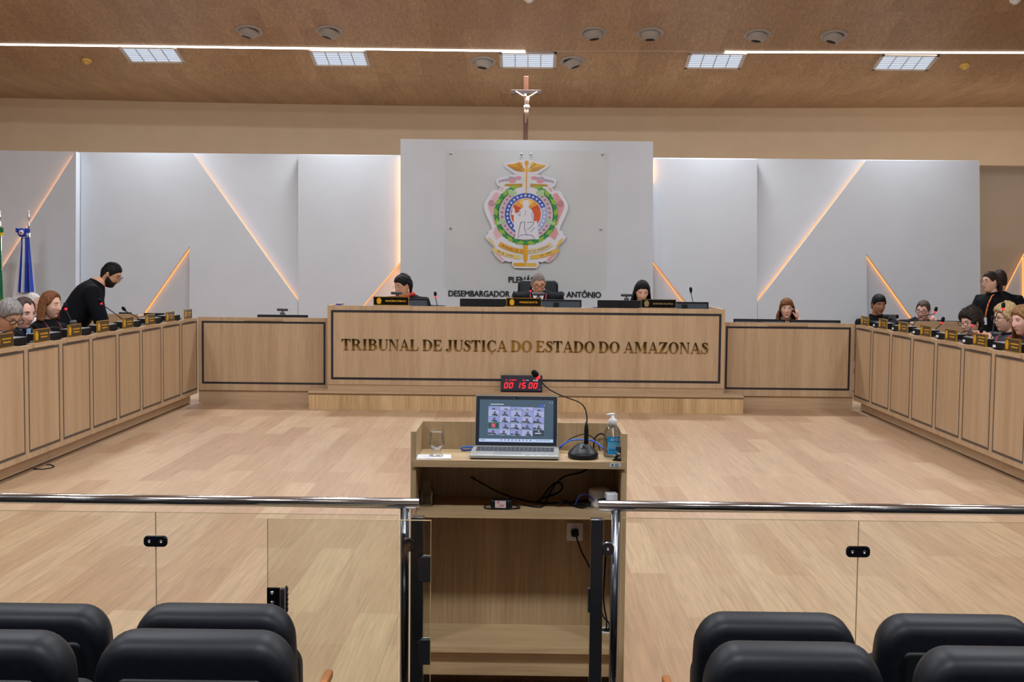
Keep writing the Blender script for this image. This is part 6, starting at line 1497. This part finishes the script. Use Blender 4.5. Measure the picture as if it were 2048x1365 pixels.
H_bln, H_lbr = hair_mat('blonde', (140, 112, 74), (196, 168, 124)), hair_mat('light_brown', (96, 66, 42), (158, 118, 80))
H_brn, H_mid = hair_mat('brown', (70, 40, 20), (128, 84, 48)), hair_mat('brown_grey', (58, 46, 40), (92, 78, 70))
G_blk, G_slv, G_red = mat('black_rims', srgb(20, 18, 22), 0.3), mat('silver_rims', srgb(200, 190, 180), 0.25, 0.8), mat('tortoise_rims', srgb(74, 30, 22), 0.3)
def at_side(px, py, x): return atx(px, py, x)
PEOPLE = []
def office_chair(p, name_label, back_h=0.55, seat_off=0.10, floor_z=0.0, yaw=0, width=0.5, leather=None):
    """swivel chair under a seated person: p is the person's Empty"""
    t = thing('office_chair', name_label, 'chair', (p[0], p[1], floor_z), R(yaw), 'black office chairs behind the desks')
    sz = p[2] - floor_z - seat_off
    b = MB(); pad(b, 0.48, 0.46, 0.08, [(-0.04, 0.03), (-0.03, 0.0), (0.025, 0.0), (0.04, 0.02)], 0.0); b.xf(Matrix.Translation((0, -0.06, sz - 0.04)) @ Matrix.Rotation(R(90), 4, 'X')); b.build('seat', leather or M_leather, t)
    b = MB(); pad(b, width, back_h, 0.07, [(-0.035, 0.03), (-0.025, 0.005), (0.0, 0.0), (0.035, 0.01), (0.045, 0.03)], 0); b.xf(Matrix.Translation((0, 0.215, sz + 0.08 + back_h / 2)) @ Matrix.Rotation(R(-7), 4, 'X')); b.build('backrest', leather or M_leather, t)
    b = MB(); b.tube([(0, 0, 0.06), (0, 0, sz - 0.085)], 0.028, 10); b.build('column', M_chrome, t)
    b = MB()
    for k in range(5): b.tube([(0, 0, 0.085), (0.27 * math.cos(1.2566 * k + 0.3), 0.27 * math.sin(1.2566 * k + 0.3), 0.055)], [0.022, 0.014], 8)
    b.build('base', M_black, t)
    for k in range(5):
        b = MB(); b.ell((0.27 * math.cos(1.2566 * k + 0.3), 0.27 * math.sin(1.2566 * k + 0.3), 0.026), (0.022, 0.022, 0.026), 10, 8); b.build('caster', M_black, t)
    return t
def seated(label, head, chair=None, back_h=0.42, chair_z=0.0, chair_yaw=None, chair_dx=0.0, **kw):
    t = person(label, head, floor_z=chair_z, **kw); yaw = kw.get('yaw', 0)
    if chair: office_chair(t.location + V((chair_dx, 0, 0)), chair, back_h, 0.09 * kw.get('size', 1), chair_z, yaw if chair_yaw is None else chair_yaw)
    return t
ZP = 0.2
# --- on the bench
seated('grey haired man in black robe and round glasses reading at the middle of the bench', at(1077, 568, 14.35), 'high backed black chair behind the man at the middle of the bench', 0.72, ZP, lean=16, nod=24, neck_fwd=0, hn=(-0.10, 0.085), turn=8, roll=-4, skin='tan', size=1.08,
       hair=dict(front=0.064, temple=0.05, thick=0.003, top=0.003, corner=0.008), hairm=H_grey2, beard=(hair_mat('stubble', (150, 130, 122), (176, 158, 150)), 0.0012), glasses=(G_red, 0.023, 0.019, 0.0024), coat=M_robe, coat_name='robe', wide=1.26, shirt=M_shw, tie=mat('teal_tie', srgb(20, 60, 72), 0.5), cord=M_cord, eyes='down', brow=H_mid)
def scarf(t, P, MH, fy):
    b = MB(); b.tube([P(0.08 * math.cos(a), 0.0 - 0.075 * math.sin(a), 0.56 + 0.012 * math.sin(3 * a)) for a in [R(x) for x in range(0, 361, 20)]], [0.026 + 0.005 * math.sin(2.3 * i) for i in range(19)], 10)
    b.tube([P(0.05, -0.085, 0.55), P(0.055, -0.115, 0.50), P(0.05, -0.13, 0.44)], [0.022, 0.026, 0.015], 10); b.build('scarf', M_scarf, t)
    for s in (-1, 1):
        b = MB(); b.ell((s * 0.083, 0.004, -0.042), (0.006, 0.006, 0.009), 8, 8); b.ell((s * 0.083, 0.004, -0.056), (0.005, 0.005, 0.006), 8, 8); b.xf(MH); b.build('earring', M_wht, t)
seated('woman with black hair, clear glasses and a red scarf at the bench', at(806, 573, 14.3), 'black leather chair turned aside under the woman with the red scarf', 0.46, ZP, chair_yaw=-40, chair_dx=0.11, yaw=-14, turn=-34, lean=14, nod=14, hn=(-0.09, 0.10), skin='olive', fem=1, size=1.06,
       hair=dict(front=0.062, temple=0.05, nape=-0.10, thick=0.014, top=0.006, back=0.012, side=0.012), hairm=H_blk, glasses=(G_slv, 0.025, 0.018, 0.0018), coat=M_robe, coat_name='robe', wide=1.2, eyes='down', extras=scarf, brow=H_dk)
seated('young woman with long black hair looking down at the bench', at(1284, 583, 14.3), 'chair behind the long haired woman at the bench', 0.36, ZP, lean=14, nod=27, neck_fwd=8, turn=3, skin='fair', fem=1, size=1.04,
       hair=dict(front=0.07, temple=0.052, thick=0.012, top=0.006, long=0.24, open=62, flare=0.05, part=-6), hairm=H_blk, coat=M_suit, eyes='down', brow=H_blk)
# --- behind the low desk
def phone(t, P, MH, fy):
    b = MB(); b.obox((0.088, -0.035, -0.035), (0.009, 0.072, 0.15), Matrix.Rotation(R(24), 3, 'X')); b.xf(MH); b.build('phone', M_blackm, t)
    b = MB(); b.lathe([(0.0094, -0.003), (0.0112, -0.003), (0.0112, 0.003), (0.0094, 0.003)], n=12); b.build('ring', M_gold, t, loc=HANDP['ring'])
HANDP = {'ring': (0.11, -0.135, 0.62)}
seated('woman with long brown hair holding a telephone to her ear', at(1573, 619, 14.65), 'chair behind the woman on the telephone', 0.40, 0.0, lean=6, nod=4, turn=-8, skin='fair', fem=1, size=1.0,
       hair=dict(front=0.066, temple=0.04, thick=0.014, top=0.008, long=0.25, open=58, flare=0.06, wave=0.004, fringe=-1), hairm=H_brn, coat=M_navy, coat_name='jacket', shirt=mat('tan_top', srgb(150, 118, 96), 0.7), brow=H_dk, extras=phone,
       arms={1: dict(elbow=(0.24, -0.20, 0.34), wrist=(0.128, -0.150, 0.575), dir=(-0.15, -0.02, 0.95), palm=(-0.8, 0.45, 0), thumb=1, curl=34, cuff=0.8), -1: {}})
# --- second row beyond the side desks
YB2 = 15.0
seated('young man with short black hair and a black shirt', at(1757, 611, YB2), 'chair behind the young man in black', 0.3, 0.0, yaw=4, lean=6, nod=8, turn=4, skin='brown', size=1.04,
       hair=dict(front=0.055, temple=0.042, thick=0.010, top=0.010), hairm=H_blk, coat=M_robe, coat_name='shirt', collar=M_robe, eyes='open', wide=1.12, brow=H_blk)
seated('man in dark suit and glasses resting his chin on his hand', at(1846, 623, YB2), 'chair behind the man with his chin on his hand', 0.3, 0.0, yaw=-10, lean=14, nod=8, hn=(-0.09, 0.092), wide=1.22, turn=-24, roll=6, skin='pink', size=1.04,
       hair=dict(front=0.066, temple=0.05, corner=0.014, peak=-0.006, thick=0.009, top=0.008), hairm=H_mid, coat=M_suit, glasses=(G_blk, 0.026, 0.014, 0.0026), brow=H_dk,
       arms={1: dict(elbow=(0.24, -0.34, 0.28), wrist=(0.125, -0.30, 0.475), dir=(-0.30, -0.05, 0.75), palm=(-0.6, 0.7, 0.2), thumb=-1, curl=74, cuff=0.88), -1: dict(elbow=(-0.27, -0.2, 0.26), wrist=(-0.08, -0.36, 0.26))})
# --- side desk, grey haired man to auburn haired woman
XS = XD + 0.7
LB = dict(lean=10)
seated('grey haired man in dark rimmed glasses bowed over the side desk', at_side(17, 634, -4.12), 'chair behind the grey haired reading man', 0.4, 0.0, yaw=66, lean=24, nod=28, neck_fwd=4, hn=(-0.08, 0.10), turn=-6, skin='tan', size=1.06,
       hair=dict(front=0.062, temple=0.046, thick=0.014, top=0.012, back=0.004), hairm=H_grey, coat=M_robe, coat_name='robe', wide=1.1, shirt=M_shw, tie=mat('blue_tie', srgb(40, 62, 132), 0.5), cord=M_cord, glasses=(G_blk, 0.026, 0.018, 0.003), eyes='down', brow=H_grey)
seated('balding brown haired man in a pale blue shirt and dark tie', at_side(47, 627, -4.42), 'chair behind the balding man', 0.4, 0.0, yaw=52, lean=16, nod=14, hn=(-0.06, 0.105), turn=8, skin='pink', size=1.12,
       hair=dict(front=0.088, temple=0.08, corner=0.010, peak=-0.006, thick=0.009, top=0.004), hairm=H_mid, coat=M_robe, coat_name='robe', wide=1.1, shirt=M_shb, tie=M_navy, cord=mat('grey_trim', srgb(70, 68, 74), 0.6), eyes='open', brow=H_mid)
seated('white haired man with a pink face in the row behind', at_side(64, 609, -5.6), 'chair behind the white haired man', 0.3, 0.0, yaw=62, lean=12, nod=16, turn=14, skin='pink', size=1.04,
       hair=dict(front=0.086, temple=0.074, thick=0.007, top=0.002), hairm=H_wht, coat=M_robe, coat_name='robe', cord=M_cord, eyes='down', brow=H_wht, shirt=M_shw)
def pearls(t, P, MH, fy):
    b = MB()
    for k in range(11):
        a = R(-70 + 14 * k); b.ell(P(0.058 * math.sin(a), -0.06 * math.cos(a) - 0.02, 0.555 - 0.045 * math.cos(a)), (0.0065,) * 3, 8, 6)
    b.build('pearl_necklace', M_wht, t)
seated('woman with chin length auburn hair in a black robe', at_side(101, 612, -4.42), 'chair behind the auburn haired woman', 0.36, 0.0, yaw=72, lean=6, nod=4, turn=4, skin='fair', fem=1, size=1.02,
       hair=dict(front=0.084, temple=0.062, thick=0.015, top=0.006, long=0.135, open=76, flare=0.028), hairm=H_aub, coat=M_robe, coat_name='robe', wide=1.08, cord=mat('wine_trim', srgb(90, 20, 34), 0.6), eyes='down', extras=pearls, brow=H_aub)
# --- man bending over the desk
person('man in a black suit standing and bending over the side desk', at_side(221, 550, -4.3), yaw=108, lean=33, nod=28, neck_fwd=-6, hn=(-0.10, 0.10), turn=-20, skin='tan', stand=True, size=1.06,
       hair=dict(front=0.064, temple=0.044, thick=0.006, top=0.006, side=-0.01), hairm=H_blk, beard=(H_dk, 0.006), coat=M_suit, glasses=(G_blk, 0.024, 0.017, 0.002), collar=M_suit, brow=H_blk, eyes='down',
       arms={-1: dict(elbow=(-0.25, -0.34, 0.12), wrist=(-0.22, -0.42, -0.12), cuff=0.92), 1: dict(elbow=(0.25, -0.32, 0.10), wrist=(0.20, -0.40, -0.14), cuff=0.92)}, wide=1.3)
# --- the other side desk
def white_edge(t, P, MH, fy):
    b = MB(); b.tube([P(-0.15, 0.03, 0.52), P(-0.20, -0.06, 0.48), P(-0.215, -0.10, 0.40), P(-0.19, -0.14, 0.30)], 0.009, 8); b.build('white_piping', M_paper, t)
seated('woman with short curly dark hair pointing a finger across the desk', at_side(1941, 647, 4.44), 'black chair behind the curly haired woman', 0.62, 0.0, yaw=-70, lean=12, nod=8, turn=8, skin='fair', fem=1, size=1.04,
       hair=dict(front=0.062, temple=0.044, nape=-0.075, thick=0.026, top=0.014, back=0.016, curl=0.007, side=-0.005), hairm=H_dk, coat=M_navy, coat_name='robe', wide=1.08, glasses=(G_blk, 0.026, 0.019, 0.0024), eyes='down', extras=white_edge, brow=H_dk,
       arms={1: dict(elbow=(0.28, -0.02, 0.36), wrist=(0.23, -0.17, 0.585), dir=(0.08, -0.97, 0.1), palm=(-0.4, 0.0, -0.9), thumb=-1, curl=52, point=True, cuff=0.8), -1: {}})
seated('woman with short blonde hair in a grey and black robe', at_side(2011, 638, 4.48), 'chair behind the short haired blonde woman', 0.4, 0.0, yaw=-84, lean=8, nod=6, turn=2, skin='fair', fem=1, size=1.06,
       hair=dict(front=0.066, temple=0.05, nape=-0.095, thick=0.018, top=0.010, back=0.014, curl=0.0025, side=-0.02), hairm=H_bln, coat=noise_mat('grey_robe', srgb(46, 48, 58), srgb(54, 56, 66), (40, 40, 40), rough=0.8), coat_name='robe', wide=1.1, collar=M_robe, cord=mat('bright_red_cord', srgb(200, 24, 40), 0.6), glasses=(G_blk, 0.024, 0.015, 0.0024), brow=H_bln)
seated('woman with wavy light brown hair at the edge of the picture', at_side(2047, 643, 4.36), 'chair behind the woman with wavy light brown hair', 0.36, 0.0, yaw=-76, lean=10, nod=8, turn=4, skin='pink', fem=1, size=1.06,
       hair=dict(front=0.064, temple=0.044, thick=0.015, top=0.008, long=0.24, open=66, flare=0.05, wave=0.007), hairm=H_lbr, coat=noise_mat('brown_knit', srgb(52, 40, 36), srgb(70, 54, 48), (40, 40, 40), rough=0.9), coat_name='robe', cord=M_cord, brow=H_lbr)
def lanyard(t, P, MH, fy):
    b = MB(); pts = [P(0.058, 0.0, 0.568), P(0.062, fy(0.53) - 0.004, 0.535), P(0.045, fy(0.45) - 0.012, 0.45), P(0.02, fy(0.36) - 0.014, 0.35), P(0.005, fy(0.3) - 0.016, 0.29)]
    b.tube(pts, 0.0085, 6); b.build('lanyard', noise_mat('lanyard_print', srgb(214, 60, 70), srgb(232, 170, 60), (60, 60, 60), lo=0.45, hi=0.55), t)
    b = MB(); q = pts[-1]; b.obox(q + V((0, -0.004, -0.045)), (0.055, 0.004, 0.085), Matrix.Rotation(R(4), 3, 'X')); b.build('badge', mat('badge_pale', srgb(196, 208, 220), 0.4), t)
person('woman with dark tied back hair and a red lanyard standing', at_side(1981, 565, 5.35), yaw=-66, lean=5, nod=2, turn=-6, skin='fair', fem=1, stand=True, size=0.98,
       hair=dict(front=0.068, temple=0.05, nape=-0.09, thick=0.008, top=0.004, tail=1, side=0.01), hairm=H_dk, coat=M_robe, coat_name='black_dress', collar=M_robe, glasses=(mat('thin_rims', srgb(90, 74, 64), 0.4), 0.024, 0.020, 0.0016), extras=lanyard, brow=H_dk, eyes='down',
       arms={s: dict(elbow=(s * 0.24, 0.02, 0.20), wrist=(s * 0.22, -0.10, -0.02), dir=(0, -0.3, -1), palm=(-s, 0, 0), thumb=s) for s in (-1, 1)})
person('man in a black suit with his back turned, behind the standing woman', at_side(1999, 562, 5.75), yaw=160, lean=4, nod=4, turn=30, skin='tan', stand=True, size=1.04,
       hair=dict(front=0.06, temple=0.044, thick=0.006, top=0.006), hairm=H_dk, coat=M_suit, wide=1.16, brow=H_dk,
       arms={s: dict(elbow=(s * 0.31, 0.02, 0.20), wrist=(s * 0.20, -0.16, 0.05), palm=(0, 1, 0), cuff=0.92) for s in (-1, 1)})
